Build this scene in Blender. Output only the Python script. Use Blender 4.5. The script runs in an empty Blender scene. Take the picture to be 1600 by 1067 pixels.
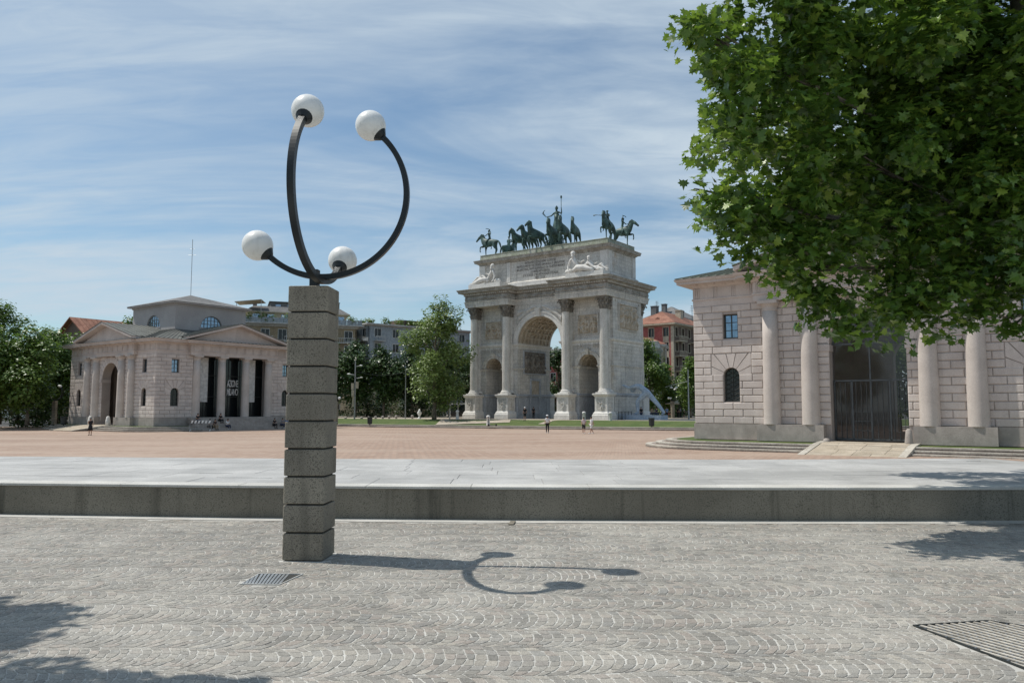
import bpy, bmesh, math, random
from mathutils import Vector, Matrix, Euler
random.seed(7)
R = math.radians
SC = bpy.context.scene
COL = SC.collection

# ------------------------------------------------------------------ camera, sky, sun, exposure
CAMZ = 1.6
F = 1210.0
cam_d = bpy.data.cameras.new('camera')
cam_d.sensor_width = 36.0
cam_d.lens = F / 1600.0 * 36.0
cam_d.clip_start = 0.05
cam_d.clip_end = 6000
cam = bpy.data.objects.new('camera', cam_d)
COL.objects.link(cam)
cam.location = (0, 0, CAMZ)
cam.rotation_euler = (R(90 + 4.82), 0, 0)
SC.camera = cam

SUN_AZ = math.atan2(-0.965, 0.262)      # sun stands to the left, a little ahead of the camera
SUN_EL = R(60)
world = bpy.data.worlds.new('World')
SC.world = world
world.use_nodes = True
wt = world.node_tree
wt.nodes.clear()
def _sky():
    N = wt.nodes.new
    L = wt.links.new
    out = N('ShaderNodeOutputWorld'); bg = N('ShaderNodeBackground')
    sky = N('ShaderNodeTexSky'); sky.sky_type = 'NISHITA'; sky.sun_disc = False
    sky.sun_elevation = SUN_EL; sky.sun_rotation = SUN_AZ
    sky.air_density = 1.0; sky.dust_density = 0.7; sky.ozone_density = 0.9; sky.altitude = 120
    tc = N('ShaderNodeTexCoord')
    sep = N('ShaderNodeSeparateXYZ'); L(tc.outputs['Generated'], sep.inputs[0])
    zc = N('ShaderNodeMath'); zc.operation = 'MAXIMUM'; zc.inputs[1].default_value = 0.03; L(sep.outputs['Z'], zc.inputs[0])
    zo = N('ShaderNodeMath'); zo.operation = 'ADD'; zo.inputs[1].default_value = 0.18; L(zc.outputs[0], zo.inputs[0])
    dx = N('ShaderNodeMath'); dx.operation = 'DIVIDE'; L(sep.outputs['X'], dx.inputs[0]); L(zo.outputs[0], dx.inputs[1])
    dy = N('ShaderNodeMath'); dy.operation = 'DIVIDE'; L(sep.outputs['Y'], dy.inputs[0]); L(zo.outputs[0], dy.inputs[1])
    cmb = N('ShaderNodeCombineXYZ'); L(dx.outputs[0], cmb.inputs['X']); L(dy.outputs[0], cmb.inputs['Y'])
    # broad thin veils
    m1 = N('ShaderNodeMapping'); m1.inputs['Rotation'].default_value = (0, 0, R(-14)); m1.inputs['Scale'].default_value = (0.45, 0.95, 1); m1.inputs['Location'].default_value = (0.2, 0.95, 0)
    L(cmb.outputs[0], m1.inputs['Vector'])
    n1 = N('ShaderNodeTexNoise'); n1.inputs['Scale'].default_value = 1.25; n1.inputs['Detail'].default_value = 7; n1.inputs['Roughness'].default_value = 0.56; n1.inputs['Distortion'].default_value = 0.9
    L(m1.outputs[0], n1.inputs['Vector'])
    r1 = N('ShaderNodeMapRange'); r1.interpolation_type = 'SMOOTHSTEP'; r1.inputs['From Min'].default_value = 0.34; r1.inputs['From Max'].default_value = 0.62; r1.inputs['To Min'].default_value = 0.10; r1.inputs['To Max'].default_value = 0.85
    L(n1.outputs['Fac'], r1.inputs['Value'])
    # fine combed streaks
    m2 = N('ShaderNodeMapping'); m2.inputs['Rotation'].default_value = (0, 0, R(-27)); m2.inputs['Scale'].default_value = (1.1, 3.6, 1)
    L(cmb.outputs[0], m2.inputs['Vector'])
    n2 = N('ShaderNodeTexNoise'); n2.inputs['Scale'].default_value = 2.2; n2.inputs['Detail'].default_value = 8; n2.inputs['Roughness'].default_value = 0.6; n2.inputs['Distortion'].default_value = 0.9
    L(m2.outputs[0], n2.inputs['Vector'])
    r2 = N('ShaderNodeMapRange'); r2.interpolation_type = 'SMOOTHSTEP'; r2.inputs['From Min'].default_value = 0.3; r2.inputs['From Max'].default_value = 0.7; r2.inputs['To Min'].default_value = 0.72; r2.inputs['To Max'].default_value = 1.15
    L(n2.outputs['Fac'], r2.inputs['Value'])
    mu = N('ShaderNodeMath'); mu.operation = 'MULTIPLY'; L(r1.outputs[0], mu.inputs[0]); L(r2.outputs[0], mu.inputs[1]); mu.use_clamp = True
    cl = N('ShaderNodeMix'); cl.data_type = 'RGBA'; cl.inputs[7].default_value = CLOUD_COL
    tn = N('ShaderNodeMix'); tn.data_type = 'RGBA'; tn.blend_type = 'MULTIPLY'; tn.inputs[0].default_value = 1; tn.inputs[7].default_value = (0.86, 1.04, 1.08, 1); L(sky.outputs[0], tn.inputs[6])
    L(mu.outputs[0], cl.inputs[0]); L(tn.outputs[2], cl.inputs[6])
    L(cl.outputs[2], bg.inputs['Color'])
    bg.inputs['Strength'].default_value = SKY_STR
    L(bg.outputs[0], out.inputs['Surface'])
CLOUD_COL = (5.5, 6.5, 7.4, 1)
SKY_STR = 0.118
_sky()
sun_d = bpy.data.lights.new('sun', 'SUN'); sun_d.energy = 5.0; sun_d.angle = R(0.53); sun_d.color = (1.0, 0.955, 0.88)
sun = bpy.data.objects.new('sun', sun_d); COL.objects.link(sun)
SUNV = Vector((math.sin(SUN_AZ) * math.cos(SUN_EL), math.cos(SUN_AZ) * math.cos(SUN_EL), math.sin(SUN_EL)))
sun.rotation_euler = SUNV.to_track_quat('Z', 'Y').to_euler()
sun.location = SUNV * 60
SC.view_settings.view_transform = 'Standard'
SC.view_settings.look = 'None'
SC.view_settings.exposure = -0.22
SC.view_settings.gamma = 1.0
SC.view_settings.use_curve_mapping = False
SC.render.engine = 'CYCLES'
SC.cycles.max_bounces = 6
SC.cycles.diffuse_bounces = 3
SC.cycles.transparent_max_bounces = 8

# ------------------------------------------------------------------ materials
class NT:
    def __init__(s, name):
        s.m = bpy.data.materials.new(name); s.m.use_nodes = True
        s.t = s.m.node_tree; s.t.nodes.clear()
        s.out = s.n('ShaderNodeOutputMaterial'); s.b = s.n('ShaderNodeBsdfPrincipled')
        s.l(s.b.outputs[0], s.out.inputs['Surface'])
        s.geo = s.n('ShaderNodeNewGeometry')
    def n(s, k, **kw):
        x = s.t.nodes.new(k)
        for a, v in kw.items(): setattr(x, a, v)
        return x
    def l(s, a, b): s.t.links.new(a, b)
    def pos(s, rot=(0, 0, 0), scale=(1, 1, 1)):
        mp = s.n('ShaderNodeMapping'); mp.inputs['Rotation'].default_value = rot; mp.inputs['Scale'].default_value = scale
        s.l(s.geo.outputs['Position'], mp.inputs['Vector']); return mp.outputs[0]
    def noise(s, vec, scale, detail=4, rough=0.55, dist=0.0):
        x = s.n('ShaderNodeTexNoise'); x.inputs['Scale'].default_value = scale; x.inputs['Detail'].default_value = detail
        x.inputs['Roughness'].default_value = rough; x.inputs['Distortion'].default_value = dist
        s.l(vec, x.inputs['Vector']); return x.outputs['Fac']
    def rng(s, v, a, b, c=0.0, d=1.0):
        x = s.n('ShaderNodeMapRange'); x.interpolation_type = 'SMOOTHSTEP'
        for k, q in (('From Min', a), ('From Max', b), ('To Min', c), ('To Max', d)): x.inputs[k].default_value = q
        s.l(v, x.inputs['Value']); return x.outputs[0]
    def mix(s, f, a, b, mode='MIX'):
        x = s.n('ShaderNodeMix'); x.data_type = 'RGBA'; x.blend_type = mode
        if isinstance(f, (int, float)): x.inputs[0].default_value = f
        else: s.l(f, x.inputs[0])
        for i, c in ((6, a), (7, b)):
            if isinstance(c, tuple): x.inputs[i].default_value = (*c[:3], 1)
            else: s.l(c, x.inputs[i])
        return x.outputs[2]
    def math(s, op, a, b):
        x = s.n('ShaderNodeMath', operation=op)
        for i, c in ((0, a), (1, b)):
            if isinstance(c, (int, float)): x.inputs[i].default_value = c
            else: s.l(c, x.inputs[i])
        return x.outputs[0]
    def bump(s, h, strength=0.3, dist=0.02):
        x = s.n('ShaderNodeBump'); x.inputs['Strength'].default_value = strength; x.inputs['Distance'].default_value = dist
        s.l(h, x.inputs['Height']); s.l(x.outputs[0], s.b.inputs['Normal'])
    def fin(s, col=None, rough=0.8, metal=0.0, spec=0.3):
        if col is not None:
            if isinstance(col, tuple): s.b.inputs['Base Color'].default_value = (*col[:3], 1)
            else: s.l(col, s.b.inputs['Base Color'])
        if isinstance(rough, (int, float)): s.b.inputs['Roughness'].default_value = rough
        else: s.l(rough, s.b.inputs['Roughness'])
        s.b.inputs['Metallic'].default_value = metal
        s.b.inputs['Specular IOR Level'].default_value = spec
        return s.m
    def orand(s): return s.n('ShaderNodeObjectInfo').outputs['Random']
    def irand(s): return s.geo.outputs['Random Per Island']

def stone(name, c1, c2, speck=None, courses=None, grain=60, patch=0.7, streak=0.0, streak_col=(0.1, 0.09, 0.08), piece=None, piece_amt=0.12, bump=0.25, bdist=0.004, rough=0.82, warm=None, warm_lo=0.55):
    """weathered stone: patches of two tones, fine speckle, vertical run marks, tone per piece"""
    t = NT(name); p = t.pos()
    col = t.mix(t.rng(t.noise(p, patch, 6, 0.6), 0.35, 0.68), c1, c2)
    if warm is not None:
        col = t.mix(t.rng(t.noise(t.pos((0, 0, 0), (1, 1, .7)), 0.33, 5, 0.62, 0.4), warm_lo, warm_lo + 0.14, 0, 0.8), col, warm)
    g = t.noise(p, grain, 2, 0.6)
    if speck is not None:
        col = t.mix(t.rng(g, 0.5, 0.66), col, speck)
    else:
        col = t.mix(0.28, col, t.mix(t.rng(g, 0.3, 0.7), (0.2,) * 3, (0.85,) * 3), 'OVERLAY')
    if courses:
        sp = t.n('ShaderNodeSeparateXYZ'); t.l(t.geo.outputs['Position'], sp.inputs[0])
        u = t.math('ADD', t.math('MULTIPLY', sp.outputs['X'], 1.397), t.math('MULTIPLY', sp.outputs['Y'], .221))
        cv = t.n('ShaderNodeCombineXYZ'); t.l(u, cv.inputs['X']); t.l(sp.outputs['Z'], cv.inputs['Y'])
        br = t.n('ShaderNodeTexBrick'); t.l(cv.outputs[0], br.inputs['Vector']); br.inputs['Scale'].default_value = 1
        br.inputs['Brick Width'].default_value = courses * 2.6; br.inputs['Row Height'].default_value = courses; br.inputs['Mortar Size'].default_value = .035; br.inputs['Mortar Smooth'].default_value = .6
        br.inputs['Color1'].default_value = (.9, .9, .9, 1); br.inputs['Color2'].default_value = (1.06, 1.04, 1.0, 1); br.inputs['Mortar'].default_value = (.74, .72, .69, 1)
        col = t.mix(1.0, col, br.outputs['Color'], 'MULTIPLY')
    if streak > 0:
        s = t.noise(t.pos((0, 0, 0), (2.2, 2.2, 0.12)), 1.4, 5, 0.65)
        col = t.mix(t.rng(s, 0.52, 0.72, 0, streak), col, streak_col)
    if piece:
        rv = t.orand() if piece == 'object' else t.irand()
        col = t.mix(1.0, col, t.mix(rv, (1 - piece_amt,) * 3, (1 + piece_amt, 1 + piece_amt * .95, 1 + piece_amt * .85)), 'MULTIPLY')
    t.bump(g, bump, bdist)
    return t.fin(col, rough)

def plain(name, c, rough=0.5, metal=0.0, var=0.15, scale=3.0, spec=0.4):
    t = NT(name)
    n = t.noise(t.pos(), scale, 4)
    a = tuple(max(0, x * (1 - var)) for x in c); b = tuple(x * (1 + var) for x in c)
    return t.fin(t.mix(t.rng(n, 0.35, 0.65), a, b), rough, metal, spec)

M = {}
M['aggregate'] = stone('exposed_aggregate', (0.215, 0.192, 0.155), (0.285, 0.258, 0.21), speck=(0.10, 0.09, 0.073), grain=85, patch=2.0, streak=0.45, streak_col=(0.05, 0.048, 0.04), bump=0.8, bdist=0.006, piece='object', piece_amt=0.13)
M['aggregate_dark'] = stone('joint_mortar_dark', (0.03, 0.03, 0.028), (0.05, 0.05, 0.045), grain=80)
M['wallface'] = stone('bench_wall_concrete', (0.182, 0.165, 0.132), (0.245, 0.224, 0.182), speck=(0.10, 0.096, 0.076), grain=70, patch=.7, streak=0.85, streak_col=(0.07, 0.066, 0.052), bump=0.5, bdist=0.004)
M['coping'] = stone('coping_granite', (0.43, 0.42, 0.39), (0.52, 0.51, 0.48), grain=90, patch=1.5, piece='object', piece_amt=.04)
M['slab'] = stone('platform_granite', (0.325, 0.322, 0.312), (0.43, 0.425, 0.412), grain=110, patch=0.9, streak=.35, streak_col=(.27, .265, .25), piece='object', piece_amt=0.06, rough=0.7)
M['joint'] = plain('slab_joint', (0.3, 0.295, 0.28), 0.9)
def _cob(piece, name):
    t = NT(name); p = t.pos()
    rv = t.orand() if piece == 'object' else t.irand()
    ramp = t.n('ShaderNodeValToRGB'); cr = ramp.color_ramp
    cols = [(0.0, (0.175, 0.168, 0.155)), (0.3, (0.24, 0.23, 0.21)), (0.5, (0.20, 0.198, 0.19)), (0.72, (0.255, 0.226, 0.203)), (0.88, (0.22, 0.21, 0.193)), (1.0, (0.30, 0.28, 0.248))]
    cr.elements[0].position = 0; cr.elements[0].color = (*cols[0][1], 1)
    cr.elements[1].position = 1; cr.elements[1].color = (*cols[-1][1], 1)
    for q, c in cols[1:-1]:
        e = cr.elements.new(q); e.color = (*c, 1)
    t.l(rv, ramp.inputs[0])
    col = ramp.outputs[0]
    dust = t.noise(p, 0.55, 6, 0.62)
    col = t.mix(t.rng(dust, 0.42, 0.62, 0, 0.45), col, (0.36, 0.347, 0.32))
    col = t.mix(t.rng(t.noise(t.pos((0, 0, .3), (.5, 1, 1)), .38, 5, .6), .5, .72, 0, .45), col, (.17, .165, .155))
    g = t.noise(p, 140, 3, 0.7)
    col = t.mix(0.6, col, t.mix(t.rng(g, 0.3, 0.7), (0.22,) * 3, (0.84,) * 3), 'OVERLAY')
    col = t.mix(1.0, col, t.mix(t.rng(t.math('FRACT', t.math('MULTIPLY', rv, 7.31), 0), 0, 1), (.98, .97, .94), (1.22, 1.20, 1.15)), 'MULTIPLY')
    h = t.math('ADD', t.math('MULTIPLY', g, 0.5), t.noise(p, 28, 3, 0.6))
    t.bump(h, 0.6, 0.006)
    return t.fin(col, 0.75, 0, 0.35)
M['cobble_o'] = _cob('object', 'porphyry_cobble')
M['cobble_i'] = _cob('island', 'porphyry_cobble_field')
t = NT('sand_mortar'); g = t.noise(t.pos(), 70, 4, .7)
t.bump(g, .5, .004)
M['mortar'] = t.fin(t.mix(t.rng(t.noise(t.pos(), 1.1, 5), .35, .7), (.42, .41, .38), (.53, .52, .485)), .95)
# plaza: pinkish setts laid in long courses
def _plaza():
    t = NT('plaza_setts')
    br = t.n('ShaderNodeTexBrick'); br.offset = 0.5
    mp = t.pos((0, 0, R(8)), (1, 1, 1))
    t.l(mp, br.inputs['Vector'])
    br.inputs['Scale'].default_value = 1.0; br.inputs['Brick Width'].default_value = 0.36; br.inputs['Row Height'].default_value = 0.62
    br.inputs['Mortar Size'].default_value = 0.022; br.inputs['Bias'].default_value = 0.0
    br.inputs['Color1'].default_value = (0.30, 0.205, 0.15, 1); br.inputs['Color2'].default_value = (0.375, 0.275, 0.212, 1); br.inputs['Mortar'].default_value = (0.22, 0.165, 0.135, 1)
    n = t.noise(t.pos((0, 0, 0), (0.35, 1, 1)), 0.22, 6, .62)
    col = t.mix(t.rng(n, .4, .62, 0, .6), br.outputs['Color'], (.40, .31, .245))
    n2 = t.noise(t.pos(), 1.7, 5, .7)
    col = t.mix(t.rng(n2, .45, .75, 0, .35), col, (.22, .165, .13))
    col = t.mix(t.rng(t.noise(t.pos((0, 0, .6), (.25, 1.2, 1)), .12, 5, .6), .48, .66, 0, .35), col, (.24, .175, .135))
    t.bump(br.outputs['Fac'], -.4, .01)
    return t.fin(col, .85)
M['plaza'] = _plaza()
M['houseblock'] = stone('pink_granite_block', (0.50, 0.445, 0.41), (0.60, 0.54, 0.495), grain=40, patch=.9, streak=.22, streak_col=(.27, .235, .21), piece='object', piece_amt=.07)
M['houseblock_i'] = stone('pink_granite_course', (0.50, 0.445, 0.41), (0.60, 0.54, 0.495), grain=40, patch=.9, streak=.22, streak_col=(.27, .235, .21), piece='island', piece_amt=.07)
M['housewall'] = stone('pink_granite_wall', (0.47, 0.415, 0.38), (0.56, 0.50, 0.46), grain=40, patch=.7, streak=.25, streak_col=(.27, .24, .215))
M['houseplinth'] = stone('grey_granite_plinth', (0.31, 0.278, 0.25), (0.40, 0.36, 0.325), grain=35, patch=1.5, streak=.4, streak_col=(.19, .175, .16))
M['houserecess'] = stone('recessed_joint_stone', (0.33, 0.29, 0.262), (0.39, 0.345, 0.315), grain=40)  # darker stone set back behind the blocks, showing in their joints
M['plaster'] = stone('grey_plaster', (0.36, 0.335, 0.325), (0.42, 0.395, 0.38), grain=30, patch=.5, streak=.2, streak_col=(.26, .245, .235))
M['zinc'] = stone('weathered_zinc', (0.14, 0.15, 0.12), (0.19, 0.205, 0.165), grain=15, patch=.5, rough=.55, piece='island', piece_amt=.08)
M['marble'] = stone('weathered_marble', (0.50, 0.485, 0.455), (0.62, 0.60, 0.565), courses=.52, grain=6, patch=.45, streak=.55, streak_col=(.17, .16, .15), warm=(.42, .33, .235), warm_lo=.60, bdist=.02)
M['cornice'] = stone('weathered_cornice', (0.27, 0.25, 0.215), (0.42, 0.40, 0.365), grain=6, patch=1.0, streak=.7, streak_col=(.12, .11, .09))
M['marble_white'] = stone('white_marble', (0.58, 0.56, 0.525), (0.68, 0.66, 0.62), grain=8, patch=1.2, streak=.4, streak_col=(.32, .31, .29))
M['marble_col'] = stone('column_marble', (0.54, 0.515, 0.47), (0.64, 0.615, 0.57), grain=8, patch=.9, streak=.35, streak_col=(.3, .28, .25))
M['marble_grey'] = stone('blue_grey_marble', (0.33, 0.35, 0.375), (0.43, 0.45, 0.475), grain=6, patch=.9, streak=.5, streak_col=(.2, .2, .2), piece='island', piece_amt=.1)
M['marble_warm'] = stone('ochre_stained_marble', (0.42, 0.35, 0.265), (0.55, 0.49, 0.41), grain=8, patch=1.2, streak=.4, streak_col=(.2, .165, .13))
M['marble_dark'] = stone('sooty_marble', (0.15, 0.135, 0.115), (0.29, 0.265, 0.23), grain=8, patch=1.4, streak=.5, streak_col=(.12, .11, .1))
M['moss'] = stone('lichen_stone', (0.25, 0.27, 0.2), (0.38, 0.385, 0.33), grain=5, patch=.8, streak=.6, streak_col=(.15, .17, .12))
M['bronze'] = stone('verdigris_bronze', (0.03, 0.055, 0.05), (0.085, 0.15, 0.13), grain=4, patch=1.5, streak=.5, streak_col=(.015, .025, .022), rough=.5, bdist=.01)
M['bluepaint'] = stone('pale_blue_plaster', (0.30, 0.37, 0.455), (0.37, 0.44, 0.53), grain=5, patch=1.0)
M['black'] = plain('black_painted_steel', (0.022, 0.026, 0.028), .38, .3)
M['darkmetal'] = plain('dark_metal', (0.04, 0.045, 0.045), .45, .5)
M['steel'] = plain('galvanised_steel', (0.33, 0.34, 0.34), .45, .6)
t = NT('opal_globe'); M['globe'] = t.fin(t.mix(t.rng(t.noise(t.pos((0, 0, 0), (1, 1, .35)), 14, 5, .65), .48, .75, 0, .5), (.74, .74, .72), (.5, .49, .45)), .3, 0, .5)
M['glass'] = plain('dark_glass', (0.008, 0.011, 0.012), .05, 0, spec=.45)
t = NT('door_glass'); t.fin((.01, .013, .014), .04, 0, 1.0)
_tr = t.n('ShaderNodeBsdfTransparent'); _ms = t.n('ShaderNodeMixShader'); _ms.inputs[0].default_value = .55
t.l(_tr.outputs[0], _ms.inputs[1]); t.l(t.b.outputs[0], _ms.inputs[2]); t.l(_ms.outputs[0], t.out.inputs['Surface']); M['glassdoor'] = t.m
M['glassblue'] = plain('sky_glass', (0.22, 0.29, 0.38), .05, .9, spec=.8)
M['gate'] = plain('painted_gate', (0.085, 0.095, 0.1), .5, .2)
M['frame'] = plain('bronze_window_frame', (0.05, 0.055, 0.05), .5)
M['curtain'] = plain('pale_curtain', (0.6, 0.6, 0.57), .9)
M['white'] = plain('white_paint', (0.75, 0.75, 0.73), .6)
M['sign'] = plain('sign_lettering', (0.62, 0.62, 0.6), .6)
M['carve'] = plain('carved_letter', (0.2, 0.19, 0.175), .9)
def _grass():
    t = NT('grass'); n = t.noise(t.pos(), .5, 6, .65); n2 = t.noise(t.pos(), 14, 5, .75)
    c = t.mix(t.rng(n, .35, .66), (.075, .115, .03), (.13, .155, .05))
    c = t.mix(t.rng(n2, .35, .7), c, (.045, .075, .018)); t.bump(n2, .9, .05)
    return t.fin(c, .9)
M['grass'] = _grass()
M['pathgravel'] = stone('pale_gravel', (0.33, 0.285, 0.225), (0.42, 0.37, 0.30), grain=8, patch=.6)
M['kerb'] = stone('kerb_stone', (0.38, 0.35, 0.30), (0.47, 0.44, 0.385), grain=10, patch=.9, streak=.2, piece='object', piece_amt=.1)
M['kerbdark'] = stone('worn_kerb_stone', (0.2, 0.165, 0.14), (0.33, 0.28, 0.24), grain=10, patch=1.1)
M['flag'] = stone('tan_flagstone', (0.34, 0.29, 0.225), (0.43, 0.375, 0.30), grain=25, patch=1.2, piece='object', piece_amt=.1)
M['asphalt'] = stone('asphalt', (0.05, 0.05, 0.05), (0.075, 0.073, 0.07), grain=20, patch=.3)
M['bark'] = stone('plane_bark', (0.10, 0.085, 0.065), (0.20, 0.175, 0.135), grain=18, patch=4, bdist=.02)
def leafmat(name, cols, trans=.35, piece='island', tcol=(.32, .50, .05)):
    t = NT(name)
    rv = t.irand() if piece == 'island' else t.orand()
    ramp = t.n('ShaderNodeValToRGB'); cr = ramp.color_ramp
    cr.elements[0].position = 0; cr.elements[0].color = (*cols[0], 1)
    cr.elements[1].position = 1; cr.elements[1].color = (*cols[-1], 1)
    for i, c in enumerate(cols[1:-1]):
        e = cr.elements.new((i + 1) / (len(cols) - 1)); e.color = (*c, 1)
    t.l(rv, ramp.inputs[0])
    t.fin(ramp.outputs[0], .38, 0, .5)
    tr = t.n('ShaderNodeBsdfTranslucent')
    tm = t.mix(.5, ramp.outputs[0], tcol); t.l(tm, tr.inputs['Color'])
    ms = t.n('ShaderNodeMixShader'); ms.inputs[0].default_value = trans
    t.l(t.b.outputs[0], ms.inputs[1]); t.l(tr.outputs[0], ms.inputs[2]); t.l(ms.outputs[0], t.out.inputs['Surface'])
    return t.m
LC = [(.025, .06, .012), (.055, .12, .02), (.12, .21, .03), (.04, .085, .018), (.09, .175, .028), (.28, .37, .06)]
M['leaf'] = leafmat('plane_leaf', LC, .28)
M['leaf_o'] = leafmat('plane_leaf_single', LC, .3, 'object')
M['fol_dark'] = leafmat('dark_foliage', [(.028, .058, .016), (.048, .09, .022), (.07, .12, .03)], .15, tcol=(.06, .12, .02))
M['fol_mid'] = leafmat('mid_foliage', [(.07, .125, .025), (.115, .19, .036), (.17, .25, .055)], .33, tcol=(.12, .22, .03))
M['fol_light'] = leafmat('light_foliage', [(.13, .19, .05), (.18, .25, .07), (.24, .31, .10)], .38, tcol=(.15, .24, .05))
M['zincgrey'] = stone('grey_zinc', (0.115, 0.118, 0.108), (0.165, 0.168, 0.152), grain=15, patch=.5, rough=.6, piece='island', piece_amt=.08)
M['redroof'] = stone('terracotta_roof', (0.2, 0.09, 0.06), (0.29, 0.145, 0.1), grain=4, patch=.7, piece='island', piece_amt=.12)
M['redwall'] = stone('red_render', (0.38, 0.11, 0.095), (0.44, 0.14, 0.12), grain=3, patch=.4)
M['cream'] = stone('cream_render', (0.44, 0.38, 0.28), (0.5, 0.44, 0.34), grain=3, patch=.4)
M['beige'] = stone('beige_brick', (0.25, 0.2, 0.13), (0.31, 0.25, 0.17), grain=3, patch=.4)
M['bluegrey'] = stone('blue_grey_render', (0.26, 0.295, 0.32), (0.31, 0.345, 0.37), grain=3, patch=.3)
M['greengrey'] = stone('grey_green_render', (0.27, 0.31, 0.29), (0.33, 0.37, 0.35), grain=3, patch=.3)
M['brownwall'] = stone('brown_brick', (0.12, 0.085, 0.065), (0.17, 0.125, 0.095), grain=3, patch=.4)
M['trim'] = stone('pale_trim', (0.42, 0.42, 0.40), (0.5, 0.5, 0.48), grain=3, patch=.4)
M['shutter'] = plain('grey_shutter', (0.2, 0.21, 0.21), .6)
M['slate'] = stone('slate_roof', (0.13, 0.13, 0.13), (0.19, 0.185, 0.18), grain=4, patch=.5)
M['skin'] = plain('skin', (0.42, 0.25, 0.18), .6)
for nm, c in (('cloth_black', (.018, .018, .02)), ('cloth_white', (.72, .72, .72)), ('cloth_pink', (.55, .46, .48)), ('cloth_navy', (.03, .04, .08)), ('cloth_grey', (.22, .23, .25)), ('cloth_green', (.09, .1, .06)), ('hair_dark', (.02, .014, .01)), ('cloth_blue', (.16, .24, .38)), ('cloth_tan', (.36, .28, .19))):
    M[nm] = plain(nm, c, .85)
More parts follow.
